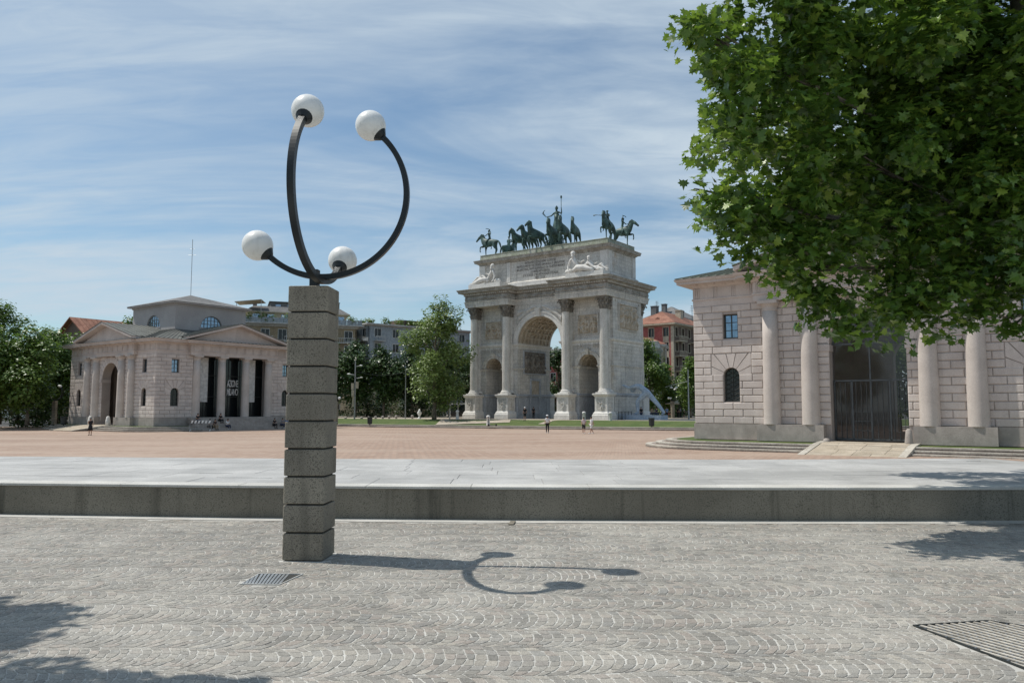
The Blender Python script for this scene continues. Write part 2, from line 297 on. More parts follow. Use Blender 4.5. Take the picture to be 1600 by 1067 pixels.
# ------------------------------------------------------------------ mesh builder
class MB:
    def __init__(s): s.v = []; s.f = []
    def quad(s, *pts):
        n = len(s.v); s.v += [tuple(p) for p in pts]; s.f.append(tuple(range(n, n + len(pts))))
    def box(s, x0, y0, z0, x1, y1, z1):
        n = len(s.v)
        s.v += [(x0, y0, z0), (x1, y0, z0), (x1, y1, z0), (x0, y1, z0), (x0, y0, z1), (x1, y0, z1), (x1, y1, z1), (x0, y1, z1)]
        s.f += [(n, n + 3, n + 2, n + 1), (n + 4, n + 5, n + 6, n + 7), (n, n + 1, n + 5, n + 4), (n + 1, n + 2, n + 6, n + 5), (n + 2, n + 3, n + 7, n + 6), (n + 3, n, n + 4, n + 7)]
        return s
    def loops(s, rings, closed=True, cap0=True, cap1=True):
        """skin a list of rings (each a list of points of the same length)"""
        n = len(s.v); k = len(rings[0])
        for r in rings: s.v += [tuple(p) for p in r]
        for i in range(len(rings) - 1):
            a = n + i * k; b = a + k
            for j in range(k if closed else k - 1):
                j2 = (j + 1) % k
                s.f.append((a + j, a + j2, b + j2, b + j))
        if cap0: s.f.append(tuple(n + j for j in reversed(range(k))))
        if cap1: s.f.append(tuple(n + (len(rings) - 1) * k + j for j in range(k)))
        return s
    def lathe(s, prof, cx=0, cy=0, cz=0, seg=20, flute=0.0, nfl=20, a0=0.0, a1=None):
        rings = []
        for r, z in prof:
            ring = []
            for j in range(seg):
                a = 2 * math.pi * j / seg
                rr = r * (1 - (flute if (j % 2) else 0))
                ring.append((cx + rr * math.cos(a), cy + rr * math.sin(a), cz + z))
            rings.append(ring)
        return s.loops(rings)
    def tube(s, pts, rad, seg=8, square=False):
        pts = [Vector(p) for p in pts]; n = len(pts)
        rad = rad if isinstance(rad, (list, tuple)) else [rad] * n
        up = None; rings = []
        for i in range(n):
            d = (pts[min(i + 1, n - 1)] - pts[max(i - 1, 0)]).normalized()
            if up is None:
                up = Vector((0, 0, 1)) if abs(d.z) < .9 else Vector((0, 1, 0))
            sd = d.cross(up).normalized(); up = sd.cross(d).normalized()
            ring = []
            for j in range(seg):
                a = 2 * math.pi * (j + (.5 if square else 0)) / seg
                ring.append(pts[i] + (sd * math.cos(a) + up * math.sin(a)) * rad[i])
            rings.append(ring)
        return s.loops(rings)
    def sphere(s, c, r, seg=12, rings=8, sc=(1, 1, 1)):
        pr = []
        for i in range(rings + 1):
            a = -math.pi / 2 + math.pi * i / rings
            rr = max(math.cos(a), .02)
            pr.append([(c[0] + r * rr * math.cos(2 * math.pi * j / seg) * sc[0], c[1] + r * rr * math.sin(2 * math.pi * j / seg) * sc[1], c[2] + r * math.sin(a) * sc[2]) for j in range(seg)])
        return s.loops(pr)
    def sweep(s, poly, prof, cap=True):
        """moulding round a rectilinear CCW plan: prof = [(out, z)...] from the bottom up"""
        k = len(poly); offs = []
        for i in range(k):
            p0 = Vector(poly[i - 1]); p1 = Vector(poly[i]); p2 = Vector(poly[(i + 1) % k])
            d1 = (p1 - p0).normalized(); d2 = (p2 - p1).normalized()
            n1 = Vector((d1.y, -d1.x)); n2 = Vector((d2.y, -d2.x))
            m = n1 + n2; m = m / max(m.dot(n1), .2)
            offs.append(m)
        rings = [[(poly[i][0] + offs[i].x * o, poly[i][1] + offs[i].y * o, z) for i in range(k)] for o, z in prof]
        return s.loops(rings, True, cap, cap)
    def archwall(s, x0, x1, z0, z1, cx, half, spring, y0, y1, seg=14, sill=None):
        """solid wall y0..y1 with one round-headed opening"""
        base = z0 if sill is None else sill
        if sill is not None: s.box(cx - half, y0, z0, cx + half, y1, sill)
        s.box(x0, y0, z0, cx - half, y1, z1); s.box(cx + half, y0, z0, x1, y1, z1)
        P = [(cx - half * math.cos(math.pi * i / seg), spring + half * math.sin(math.pi * i / seg)) for i in range(seg + 1)]
        for i in range(seg):
            (a, b), (c, d) = P[i], P[i + 1]
            s.quad((a, y0, b), (c, y0, d), (c, y0, z1), (a, y0, z1))
            s.quad((c, y1, d), (a, y1, b), (a, y1, z1), (c, y1, z1))
            s.quad((a, y1, b), (c, y1, d), (c, y0, d), (a, y0, b))
        s.quad((cx - half, y0, z1), (cx + half, y0, z1), (cx + half, y1, z1), (cx - half, y1, z1))
        return s
    def archring(s, cx, half, spring, w, y0, y1, seg=16):
        rings = []
        for i in range(seg + 1):
            a = math.pi * i / seg; c, d = -math.cos(a), math.sin(a)
            rings.append([(cx + c * half, y0, spring + d * half), (cx + c * (half + w), y0, spring + d * (half + w)), (cx + c * (half + w), y1, spring + d * (half + w)), (cx + c * half, y1, spring + d * half)])
        return s.loops(rings)
    def xf(s, fn, i0=0):
        s.v = s.v[:i0] + [fn(p) for p in s.v[i0:]]; return s
    def mesh(s, name, mat, smooth=False):
        me = bpy.data.meshes.new(name); me.from_pydata(s.v, [], s.f); me.update()
        if mat is not None: me.materials.append(M[mat] if isinstance(mat, str) else mat)
        if smooth: me.shade_smooth()
        return me
    def build(s, name, mat, parent=None, smooth=False, **kw):
        me = s.mesh(name, mat, smooth)
        return put(me, name, parent, **kw)
def put(me, name, parent=None, loc=None, rz=0, label=None, cat=None, group=None, kind=None, scale=None, rot=None):
    o = bpy.data.objects.new(name, me); COL.objects.link(o)
    if parent is not None: o.parent = parent
    if loc is not None: o.location = loc
    if rot is not None: o.rotation_euler = rot
    elif rz: o.rotation_euler = (0, 0, rz)
    if scale is not None: o.scale = (scale,) * 3 if isinstance(scale, (int, float)) else scale
    tag(o, label, cat, group, kind)
    return o
def tag(o, label=None, cat=None, group=None, kind=None):
    if label: o['label'] = label
    if cat: o['category'] = cat
    if group: o['group'] = group
    if kind: o['kind'] = kind
    return o
def thing(name, label, cat, loc=(0, 0, 0), rz=0, group=None, scale=None):
    return put(None, name, None, loc, rz, label, cat, group, None, scale)
def kids(o): return [c for c in COL.objects if c.parent == o]
_kid = {}
def copy_tree(o, parent=None):
    c = o.copy(); COL.objects.link(c)
    if parent is not None: c.parent = parent
    for ch in o.children: copy_tree(ch, c)
    return c
def dup(root, loc, rz=0, label=None, scale=None):
    c = copy_tree(root); c.location = loc; c.rotation_euler = (0, 0, rz)
    if scale is not None: c.scale = (scale,) * 3
    if label: c['label'] = label
    return c
def at(px, d, z=0.0):
    return ((px - 800) / F * d, d, z)
def smooth_by(o): o.data.shade_smooth()

# bevelled block: local frame x = length, z = height, front face looks to -y, back at y = 0
_blk = {}
def block_mesh(l, h, dep, ch, mat):
    k = (round(l, 2), round(h, 3), dep, ch, mat)
    if k not in _blk:
        l, h = k[0], k[1]; b = MB()
        a = [(-l / 2, 0, 0), (l / 2, 0, 0), (l / 2, 0, h), (-l / 2, 0, h)]
        m = [(x, -(dep - ch), z) for x, _, z in a]
        f = [(x + (ch if x < 0 else -ch), -dep, z + (ch if z == 0 else -ch)) for x, _, z in a]
        b.loops([a, m, f], True, False, True)
        _blk[k] = b.mesh('block', mat)
    return _blk[k]
class Blocks:
    """collects the blocks of one building: the first 300 (largest in view) become parts, the rest one stuff part"""
    def __init__(s): s.items = []
    def add(s, l, h, T, pri): s.items.append((pri, l, h, T))
    def flush(s, parent, name, mat, mat_i, dep, ch, cap=300):
        s.items.sort(key=lambda q: q[0])
        for pri, l, h, T in s.items[:cap]:
            o = put(block_mesh(l, h, dep, ch, mat), name, parent); o.matrix_local = T
        rest = s.items[cap:]
        if rest:
            b = MB()
            for pri, l, h, T in rest:
                me = block_mesh(l, h, dep, ch, mat); n = len(b.v)
                b.v += [tuple(T @ v.co) for v in me.vertices]
                b.f += [tuple(n + i for i in p.vertices) for p in me.polygons]
            b.build('stone_courses', mat_i, parent, kind='stuff')

def cut(seg, holes):
    out = [seg]
    for a, b in holes:
        nx = []
        for x0, x1 in out:
            if b <= x0 or a >= x1: nx.append((x0, x1)); continue
            if a > x0: nx.append((x0, a))
            if b < x1: nx.append((b, x1))
        out = nx
    return out

# ------------------------------------------------------------------ skinned figures
_dg = None
def skin_mesh(name, J, E, root, mat, sub=1, xf=None):
    """J: name -> (x, y, z, r) or (x, y, z, rx, ry); E: pairs; grows one continuous surface"""
    names = list(J); idx = {n: i for i, n in enumerate(names)}
    me = bpy.data.meshes.new(name)
    me.from_pydata([J[n][:3] for n in names], [(idx[a], idx[b]) for a, b in E], [])
    ob = bpy.data.objects.new(name, me); COL.objects.link(ob)
    md = ob.modifiers.new('s', 'SKIN'); md.use_smooth_shade = True
    me.skin_vertices.data  # layer exists once the modifier is added
    for n in names:
        sv = me.skin_vertices[0].data[idx[n]]
        r = J[n][3:]; sv.radius = (r[0], r[1] if len(r) > 1 else r[0])
        sv.use_root = (n == root)
    sm = ob.modifiers.new('u', 'SUBSURF'); sm.levels = sub; sm.render_levels = sub
    dg = bpy.context.evaluated_depsgraph_get()
    ev = ob.evaluated_get(dg)
    res = bpy.data.meshes.new_from_object(ev)
    res.name = name; res.materials.clear(); res.materials.append(M[mat]); res.shade_smooth()
    COL.objects.unlink(ob); bpy.data.objects.remove(ob)
    return res
HE = [('pelvis', 'waist'), ('waist', 'chest'), ('chest', 'nb'), ('nb', 'neck'), ('neck', 'head'), ('head', 'top'), ('head', 'nose')]
for s_ in 'lr':
    HE += [('nb', 'sh' + s_), ('sh' + s_, 'el' + s_), ('el' + s_, 'wr' + s_), ('wr' + s_, 'ha' + s_), ('pelvis', 'hi' + s_), ('hi' + s_, 'kn' + s_), ('kn' + s_, 'ca' + s_), ('ca' + s_, 'an' + s_), ('an' + s_, 'to' + s_)]
def human(**ov):
    J = dict(pelvis=(0, 0, .95, .13, .1), waist=(0, 0, 1.1, .12, .09), chest=(0, 0, 1.3, .15, .1), nb=(0, 0, 1.45, .09, .07), neck=(0, -.01, 1.53, .05), head=(0, -.03, 1.63, .085, .095), top=(0, -.01, 1.71, .07), nose=(0, -.12, 1.62, .018))
    for s, g in (('l', 1), ('r', -1)):
        J['sh' + s] = (g * .17, 0, 1.43, .055); J['el' + s] = (g * .23, .03, 1.16, .042); J['wr' + s] = (g * .24, -.04, .92, .03); J['ha' + s] = (g * .24, -.07, .83, .03, .02)
        J['hi' + s] = (g * .09, 0, .9, .09); J['kn' + s] = (g * .1, -.02, .5, .06); J['ca' + s] = (g * .1, .02, .33, .055); J['an' + s] = (g * .1, .02, .09, .038); J['to' + s] = (g * .11, -.14, .035, .035, .03)
    for k, v in ov.items():
        J[k] = tuple(v) + J[k][3:] if len(v) == 3 else tuple(v)
    return J
def sub_skel(J, names, grow):
    K = {n: J[n][:3] + tuple(r * grow for r in J[n][3:]) for n in names if n in J}
    return K, [(a, b) for a, b in HE if a in K and b in K]
SIT = dict(pelvis=(0, 0, .12), waist=(0, -.02, .27), chest=(0, -.06, .47), nb=(0, -.1, .62), neck=(0, -.13, .70), head=(0, -.17, .8), top=(0, -.15, .88), nose=(0, -.26, .78))
for s_, g_ in (('l', 1), ('r', -1)):
    SIT.update({'sh' + s_: (g_ * .17, -.09, .6), 'el' + s_: (g_ * .2, -.2, .36), 'wr' + s_: (g_ * .14, -.4, .3), 'ha' + s_: (g_ * .1, -.46, .3), 'hi' + s_: (g_ * .1, -.06, .1), 'kn' + s_: (g_ * .13, -.46, .2), 'ca' + s_: (g_ * .13, -.44, .02), 'an' + s_: (g_ * .13, -.42, -.22), 'to' + s_: (g_ * .14, -.58, -.27)})
WALK = dict(knl=(.1, -.14, .52), cal=(.1, -.16, .34), anl=(.1, -.24, .1), tol=(.1, -.4, .06), knr=(-.1, -.0, .5), car=(-.1, .14, .35), anr=(-.1, .28, .14), tor=(-.1, .16, .04), wrl=(.22, .14, .95), hal=(.22, .17, .87), wrr=(-.23, -.2, .98), har=(-.22, -.27, .92))
_ptmpl = {}
def person(label, loc, rz, pose='stand', top='cloth_white', bot='cloth_black', shorts=True, dress=False, hair='hair_dark', hat=False, h=1.7, group='people on and around the square', extra=None):
    base = {'stand': {}, 'sit': SIT, 'walk': WALK}[pose]
    ov = dict(base); ov.update(extra or {})
    J = human(**ov)
    root = thing('person', label, 'person', loc, rz, group, h / 1.75)
    put(skin_mesh('body', J, HE, 'pelvis', 'skin', 1), 'body', root)
    tn = ['waist', 'chest', 'nb', 'shl', 'shr', 'ell', 'elr', 'pelvis']
    K, E = sub_skel(J, tn, 1.18)
    for s in 'lr':
        K['el' + s] = tuple(Vector(J['sh' + s][:3]).lerp(Vector(J['el' + s][:3]), .8)) + (.056,)
    put(skin_mesh('shirt', K, E, 'chest', top, 1), 'shirt', root)
    if dress:
        b = MB(); px, py, pz = J['pelvis'][:3]
        b.lathe([(.12, .12), (.17, 0), (.2, -.18), (.23, -.42)], px, py, pz, 12)
        b.build('skirt', bot, root, True)
    else:
        bn = ['pelvis', 'hil', 'hir', 'knl', 'knr'] + ([] if shorts else ['cal', 'car', 'anl', 'anr'])
        K, E = sub_skel(J, bn, 1.2)
        put(skin_mesh('shorts' if shorts else 'trousers', K, E, 'pelvis', bot, 1), 'shorts' if shorts else 'trousers', root)
    hx, hy, hz = J['head'][:3]
    b = MB(); b.sphere((hx, hy + .025, hz + .035), .1, 10, 7, (.98, 1.0, .95))
    b.build('hair', hair, root, True)
    if hat:
        b = MB(); b.lathe([(.17, .07), (.17, .085), (.105, .09), (.1, .16), (.05, .185)], hx, hy, hz, 14); b.build('sun_hat', 'cloth_white', root, True)
    for s in 'lr':
        b = MB(); tx, ty, tz = J['to' + s][:3]; ax, ay, az = J['an' + s][:3]
        b.tube([(ax, ay + .03, az - .03), (tx, ty - .02, tz)], [.045, .04], 8); b.build('shoe', 'cloth_white' if top != 'cloth_black' else 'cloth_black', root, True)
    return root
HOE = [('pel', 'bar'), ('bar', 'che'), ('che', 'n1'), ('n1', 'n2'), ('n2', 'poll'), ('poll', 'fa'), ('fa', 'mu'), ('mu', 'lip'), ('poll', 'ear'), ('poll', 'eat'), ('pel', 't0'), ('t0', 't1'), ('t1', 't2')]
for s_ in 'lr':
    HOE += [('pel', 'st' + s_), ('st' + s_, 'hk' + s_), ('hk' + s_, 'hf' + s_), ('hf' + s_, 'hh' + s_), ('che', 'so' + s_), ('so' + s_, 'fk' + s_), ('fk' + s_, 'ff' + s_), ('ff' + s_, 'fh' + s_)]
def horse_mesh(var):
    J = dict(pel=(0, .72, 1.34, .29, .32), bar=(0, .15, 1.27, .31, .35), che=(0, -.42, 1.33, .28, .36), n1=(0, -.68, 1.58, .19, .31), n2=(0, -.84, 1.84, .11, .2), poll=(0, -.95, 2.06, .1, .14), fa=(0, -1.19, 1.92, .1, .15), mu=(0, -1.41, 1.72, .075, .1), lip=(0, -1.56, 1.58, .07, .09), ear=(.08, -.9, 2.27, .03), eat=(-.08, -.9, 2.27, .03), t0=(0, 1.02, 1.42, .08), t1=(0, 1.25, 1.1, .1), t2=(0, 1.4, .62, .05))
    for s, g in (('l', 1), ('r', -1)):
        J['st' + s] = (g * .17, .62, .98, .15, .17); J['hk' + s] = (g * .17, .95, .58, .07); J['hf' + s] = (g * .17, .86, .16, .05); J['hh' + s] = (g * .17, .8, .05, .065)
        J['so' + s] = (g * .15, -.5, 1.0, .12, .14); J['fk' + s] = (g * .15, -.52, .6, .06); J['ff' + s] = (g * .15, -.5, .16, .045); J['fh' + s] = (g * .15, -.54, .05, .062)
    def st(k, p): J[k] = tuple(p) + J[k][3:]
    if var in (1, 3):
        st('fkl', (.15, -.95, .98)); st('ffl', (.15, -.98, .58)); st('fhl', (.15, -.9, .5))
        st('hkr', (-.17, .8, .6)); st('hfr', (-.17, .6, .18)); st('hhr', (-.17, .55, .06))
    if var in (2, 3):
        st('n1', (0, -.6, 1.64)); st('n2', (0, -.72, 1.93)); st('poll', (.05, -.8, 2.17)); st('fa', (.12, -1.02, 2.06)); st('mu', (.2, -1.24, 1.9)); st('lip', (.25, -1.38, 1.78)); st('ear', (.12, -.74, 2.38)); st('eat', (-.03, -.74, 2.38))
    if var == 2:
        st('fkr', (-.15, -.92, .95)); st('ffr', (-.15, -.9, .55)); st('fhr', (-.15, -.82, .48))
    if var == 4:
        st('poll', (0, -1.03, 1.98)); st('fa', (0, -1.2, 1.76)); st('mu', (0, -1.22, 1.5)); st('lip', (0, -1.2, 1.32)); st('ear', (.07, -1.0, 2.2)); st('eat', (-.07, -1.0, 2.2)); st('fkr', (-.15, -.98, .98)); st('ffr', (-.15, -1.05, .6)); st('fhr', (-.15, -1.0, .5))
    me = skin_mesh('horse_body', J, HOE, 'bar', 'bronze', 2)
    b = MB(); P = [Vector(J[k][:3]) for k in ('poll', 'n2', 'n1')]        # mane down the crest
    for i in range(9):
        t_ = i / 8 * 2; k = min(int(t_), 1); c = P[k].lerp(P[k + 1], t_ - k); b.tube([c + Vector((0, .12, .12)), c + Vector((.03 * (-1) ** i, .26, .1)), c + Vector((.05 * (-1) ** i, .3, -.08))], [.07, .055, .02], 5)
    bm = bmesh.new(); bm.from_mesh(me); m2 = b.mesh('mane', 'bronze', True); bm.from_mesh(m2); bm.to_mesh(me); bm.free(); me.shade_smooth()
    return me
def relief_fn(w, h, rnd, nfig, depth):
    figs = []
    for i in range(nfig):
        x = w * (i + .5) / nfig + rnd.uniform(-.15, .15) * w / nfig; sc = h * rnd.uniform(.78, .92)
        lean = rnd.uniform(-.15, .15) * sc
        L = [((x + lean, .55 * sc), (x + lean * .6, .8 * sc), .085 * sc), ((x + lean * .5, .95 * sc), (x + lean * .5, .96 * sc), .07 * sc),
             ((x + lean, .5 * sc), (x - .09 * sc, .25 * sc), .06 * sc), ((x - .09 * sc, .25 * sc), (x - .05 * sc, .03 * sc), .045 * sc),
             ((x + lean, .5 * sc), (x + .12 * sc, .27 * sc), .06 * sc), ((x + .12 * sc, .27 * sc), (x + .08 * sc, .03 * sc), .045 * sc)]
        a = rnd.uniform(-1, 1)
        L += [((x + lean * .6, .78 * sc), (x + .2 * sc * a, .62 * sc), .04 * sc), ((x + .2 * sc * a, .62 * sc), (x + .3 * sc * a, (.62 + rnd.uniform(-.15, .3)) * sc), .035 * sc), ((x + lean * .6, .78 * sc), (x - .22 * sc * a, .6 * sc), .04 * sc)]
        figs.append((x, L))
    def f(u, v):
        best = 0
        for x, L in figs:
            if abs(u - x) > h * .5: continue
            for (a, b), (c, d), r in L:
                dx, dz = c - a, d - b; q = dx * dx + dz * dz + 1e-9
                tt = max(0, min(1, ((u - a) * dx + (v - b) * dz) / q))
                ds = math.hypot(u - a - dx * tt, v - b - dz * tt)
                if ds < r: best = max(best, math.sqrt(1 - (ds / r) ** 2))
        return best * depth
    return f
def relief(b, w, h, nx, nz, f, T):
    """height field relief facing -y, mapped by T"""
    n = len(b.v)
    for j in range(nz + 1):
        for i in range(nx + 1):
            u, v = w * i / nx, h * j / nz
            e = 0 if i in (0, nx) or j in (0, nz) else f(u, v)
            b.v.append(tuple(T @ Vector((u, -e, v))))
    for j in range(nz):
        for i in range(nx):
            a = n + j * (nx + 1) + i
            b.f.append((a, a + 1, a + nx + 2, a + nx + 1))
    return b
# ------------------------------------------------------------------ ground
def zplaza(y):
    return -0.72 - 0.30 * max(0.0, min(1.0, (y - 38) / 38.0))
b = MB(); b.quad((-2500, -300, -1.6), (2500, -300, -1.6), (2500, 4000, -1.6), (-2500, 4000, -1.6))
b.build('ground', 'asphalt', kind='structure', label='grey asphalt ground running out to the streets behind the square', cat='ground')
b = MB(); ys = [17.3, 19, 22, 38] + [38 + 6 * i for i in range(1, 12)]
zs = [0.0, -.25, -.55] + [zplaza(y) for y in ys[3:]]
for i in range(len(ys) - 1):
    b.quad((-110, ys[i], zs[i]), (60, ys[i], zs[i]), (60, ys[i + 1], zs[i + 1]), (-110, ys[i + 1], zs[i + 1]))
b.build('plaza', 'plaza', kind='structure', label='wide sunken square paved in pinkish setts in front of the arch', cat='square')
# foreground paving bed
FRONT = [(-16, 13.4), (-11, 12.25), (-7.8, 11.75), (-4, 11.36), (0, 11.13), (4, 11.04), (8, 11.08), (12, 11.2), (18, 11.5)]
def front_y(x):
    for (a, b_), (c, d) in zip(FRONT, FRONT[1:]):
        if x <= c: return b_ + (d - b_) * (x - a) / (c - a)
    return FRONT[-1][1]
b = MB(); b.quad((-40, -30, 0), (40, -30, 0), (40, 18.5, 0), (-40, 18.5, 0))
pave = b.build('pavement', 'mortar', kind='structure', label='pale pavement of small porphyry cobbles laid in arcs in the foreground', cat='pavement')
# holes for grates and the pillar
G1 = [at(374, 1), at(432, 1), at(474, 1), at(416, 1)]
def gp(px, py):   # ground point under a pixel
    a = R(4.82); v = (533.5 - py) / F
    dy, dz = math.cos(a) - v * math.sin(a), math.sin(a) + v * math.cos(a)
    k = -CAMZ / dz
    return Vector(((px - 800) / F * k, dy * k, 0))
GR1 = [gp(375, 913.5), gp(437, 914.5), gp(474, 897.5), gp(404, 897)]
GR2 = [gp(1426, 978), gp(1545, 970.5), gp(1790, 1008), gp(1700, 1085)]
def inside(p, poly, grow=0.0):
    c = sum((Vector(q) for q in poly), Vector((0, 0, 0))) / len(poly)
    s = 0
    for i in range(len(poly)):
        a, b_ = Vector(poly[i]), Vector(poly[(i + 1) % len(poly)])
        a = a + (a - c).normalized() * grow; b_ = b_ + (b_ - c).normalized() * grow
        cr = (b_.x - a.x) * (p[1] - a.y) - (b_.y - a.y) * (p[0] - a.x)
        if s == 0: s = 1 if cr > 0 else -1
        elif (cr > 0) != (s > 0): return False
    return True
PX, PY = -2.17, 8.43
rnd = random.Random(11)
LW, RAD, PH, NC = 0.50, 0.30, R(55), 6
cells = []
ang = R(-1.2); ca_, sa_ = math.cos(ang), math.sin(ang)
lane = 0; y0 = 3.3
while y0 < 12.6:
    j0 = rnd.uniform(0, .07); step0 = .07
    jx = -12.5 + j0; wob = [rnd.uniform(-.012, .012) for _ in range(4)]
    cr = [(-1 + 2 * i / NC) for i in range(NC + 1)]
    lim = .76 * (y0 + LW) + 2.6
    prev = None
    while jx < 12.5:
        w = step0 * rnd.uniform(.82, 1.2)
        if -lim - .3 < jx < lim:
            ph = [PH * (c + (rnd.uniform(-.035, .035) if 0 < i < NC else 0)) for i, c in enumerate(cr)]
            def sgf(x): return .80 + .22 * math.sin(x * 2.9 + lane * 1.9) + .13 * math.sin(x * 6.7 + lane * 4.1)
            def bd(k, x): return .055 * math.sin(x * 1.5 + k * 2.1) + .03 * math.sin(x * 3.9 + k * 1.3)
            def pt(x, a):
                u = .5 + .5 * math.sin(a) / math.sin(PH); sg = sgf(x)
                return (x + RAD * sg * (math.cos(a) - .75) + .006 * math.sin(a * 9 + x * 40), y0 + bd(lane, x) * (1 - u) + (LW + bd(lane + 1, x)) * u)
            if rnd.random() < .06: ph = [p_ * rnd.uniform(.9, 1.0) for p_ in ph]
            for i in range(NC):
                q = [pt(jx, ph[i]), pt(jx + w, ph[i]), pt(jx + w, ph[i + 1]), pt(jx, ph[i + 1])]
                q = [(x * ca_ - y * sa_, x * sa_ + y * ca_) for x, y in q]
                cx = sum(a[0] for a in q) / 4; cy = sum(a[1] for a in q) / 4
                if abs(cx) > .74 * cy + 2.2 or cy > front_y(cx) - .30 or cy < 3.4: continue
                if abs(cx - PX) < .25 and abs(cy - PY) < .26: continue
                if inside((cx, cy), GR1, .015) or inside((cx, cy), GR2, .02): continue
                cells.append((cx, cy, q))
        jx += w
    y0 += LW; lane += 1
def cobble(bm, q, cx, cy, ox=0, oy=0):
    g = rnd.choice((rnd.uniform(.0014, .003), rnd.uniform(.002, .0044))); g2 = rnd.uniform(.0018, .0042); h = rnd.uniform(.0022, .005)
    Q = [Vector((x, y, 0)) for x, y in q]; c = Vector((cx, cy, 0)); out = []
    for i in range(4):
        p = Q[i]; a = (Q[i - 1] - p); n_ = (Q[(i + 1) % 4] - p)
        la, ln = a.length, n_.length
        if la < .004 or ln < .004: return False
        ga, gn = (g, g2) if i in (1, 3) else (g2, g)
        p2 = p + a / la * ga * 1.3 + n_ / ln * gn * 1.3 + Vector((rnd.uniform(-.0025, .0025), rnd.uniform(-.0025, .0025), 0))
        k = rnd.uniform(.08, .2)
        out += [p2 + a * k * .8, p2 + n_ * k * .8]
    cc = sum(out, Vector((0, 0, 0))) / 8
    tilt = (rnd.uniform(-.025, .025), rnd.uniform(-.025, .025))
    r0 = [(p.x - ox, p.y - oy, -.002) for p in out]
    r1 = [(p.x - ox, p.y - oy, h * .6) for p in out]
    r2 = [((p.x + (cc.x - p.x) * .09) - ox, (p.y + (cc.y - p.y) * .09) - oy, h + (p.x - cx) * tilt[0] + (p.y - cy) * tilt[1]) for p in out]
    bm.loops([r0, r1, r2], True, False, True)
    return True
cells.sort(key=lambda c: (c[1] > 4.42 and abs(c[0]) < .665 * c[1]) and c[1] or 99)
near = cells[:300]; rest = cells[300:]
for cx, cy, q in near:
    b = MB()
    if cobble(b, q, cx, cy, cx, cy): b.build('cobblestone', 'cobble_o', pave, loc=(cx, cy, 0))
b = MB()
for cx, cy, q in rest: cobble(b, q, cx, cy)
b.build('cobblestone_field', 'cobble_i', pave, kind='stuff')
# pale edging strip at the foot of the platform wall
b = MB(); xs = [-14 + .5 * i for i in range(57)]
for x0, x1 in zip(xs, xs[1:]):
    b.quad((x0, front_y(x0) - .26, .006), (x1, front_y(x1) - .26, .006), (x1, front_y(x1) + .05, .006), (x0, front_y(x0) + .05, .006))
b.build('edging_strip', 'coping', kind='structure', label='smooth pale strip at the foot of the raised platform', cat='edging')
# small metal plate on that strip
b = MB(); p = gp(800, 818); b.box(-.035, -.16, .0, .035, .16, .012); b.build('drain_plate', 'aggregate', loc=(p.x, p.y - .0, .008), rz=-.1, label='small dark metal plate let into the strip before the platform wall', cat='plate')
# drain grates
def grate(name, quad, n, label, diag=False, cross=1, blade=.012):
    c = sum(quad, Vector((0, 0, 0))) / 4
    t_ = thing(name, label, 'drain grate', (c.x, c.y, 0.0))
    Q = [q - c for q in quad]
    def P(u, v): return Q[0].lerp(Q[1], u).lerp(Q[3].lerp(Q[2], u), v)
    b = MB(); b.quad(*[q + Vector((0, 0, .0052)) for q in Q]); b.build('pit', 'aggregate_dark', t_)
    b = MB()
    for i in range(4):
        a, d = Q[i], Q[(i + 1) % 4]; ia, id_ = a * .955, d * .955
        b.loops([[a, d, id_, ia], [p + Vector((0, 0, .012)) for p in (a, d, id_, ia)]], True, False, True)
    b.build('frame', 'coping', t_)
    bar = 0
    for i in range(n):
        u = (i + .5) / n
        if diag:
            a0, a1 = P(u, .03), P(max(0.01, u - .3), .97)
        else:
            a0, a1 = P(u, .04), P(u - .28, .96)
            if u < .3: a1 = P(.02, .04 + .92 * (u / .3) * .95)
        d = (a1 - a0).normalized(); s = Vector((-d.y, d.x, 0)) * blade
        b = MB(); b.loops([[a0 - s, a0 + s, a1 + s, a1 - s], [p + Vector((0, 0, .010)) for p in (a0 - s, a0 + s, a1 + s, a1 - s)]], True, False, True)
        b.build('bar', 'coping' if diag else 'steel', t_)
    for k in range(cross):
        v = (k + 1) / (cross + 1); b = MB(); b.tube([P(.02, v) + Vector((0, 0, .007)), P(.98, v) + Vector((0, 0, .007))], .01, 4, True); b.build('cross_bar', 'darkmetal', t_)
    return t_
grate('drain_grate', GR1, 12, 'small slatted stone drain grate in the cobbles left of the granite pillar foot', blade=.011, cross=0)
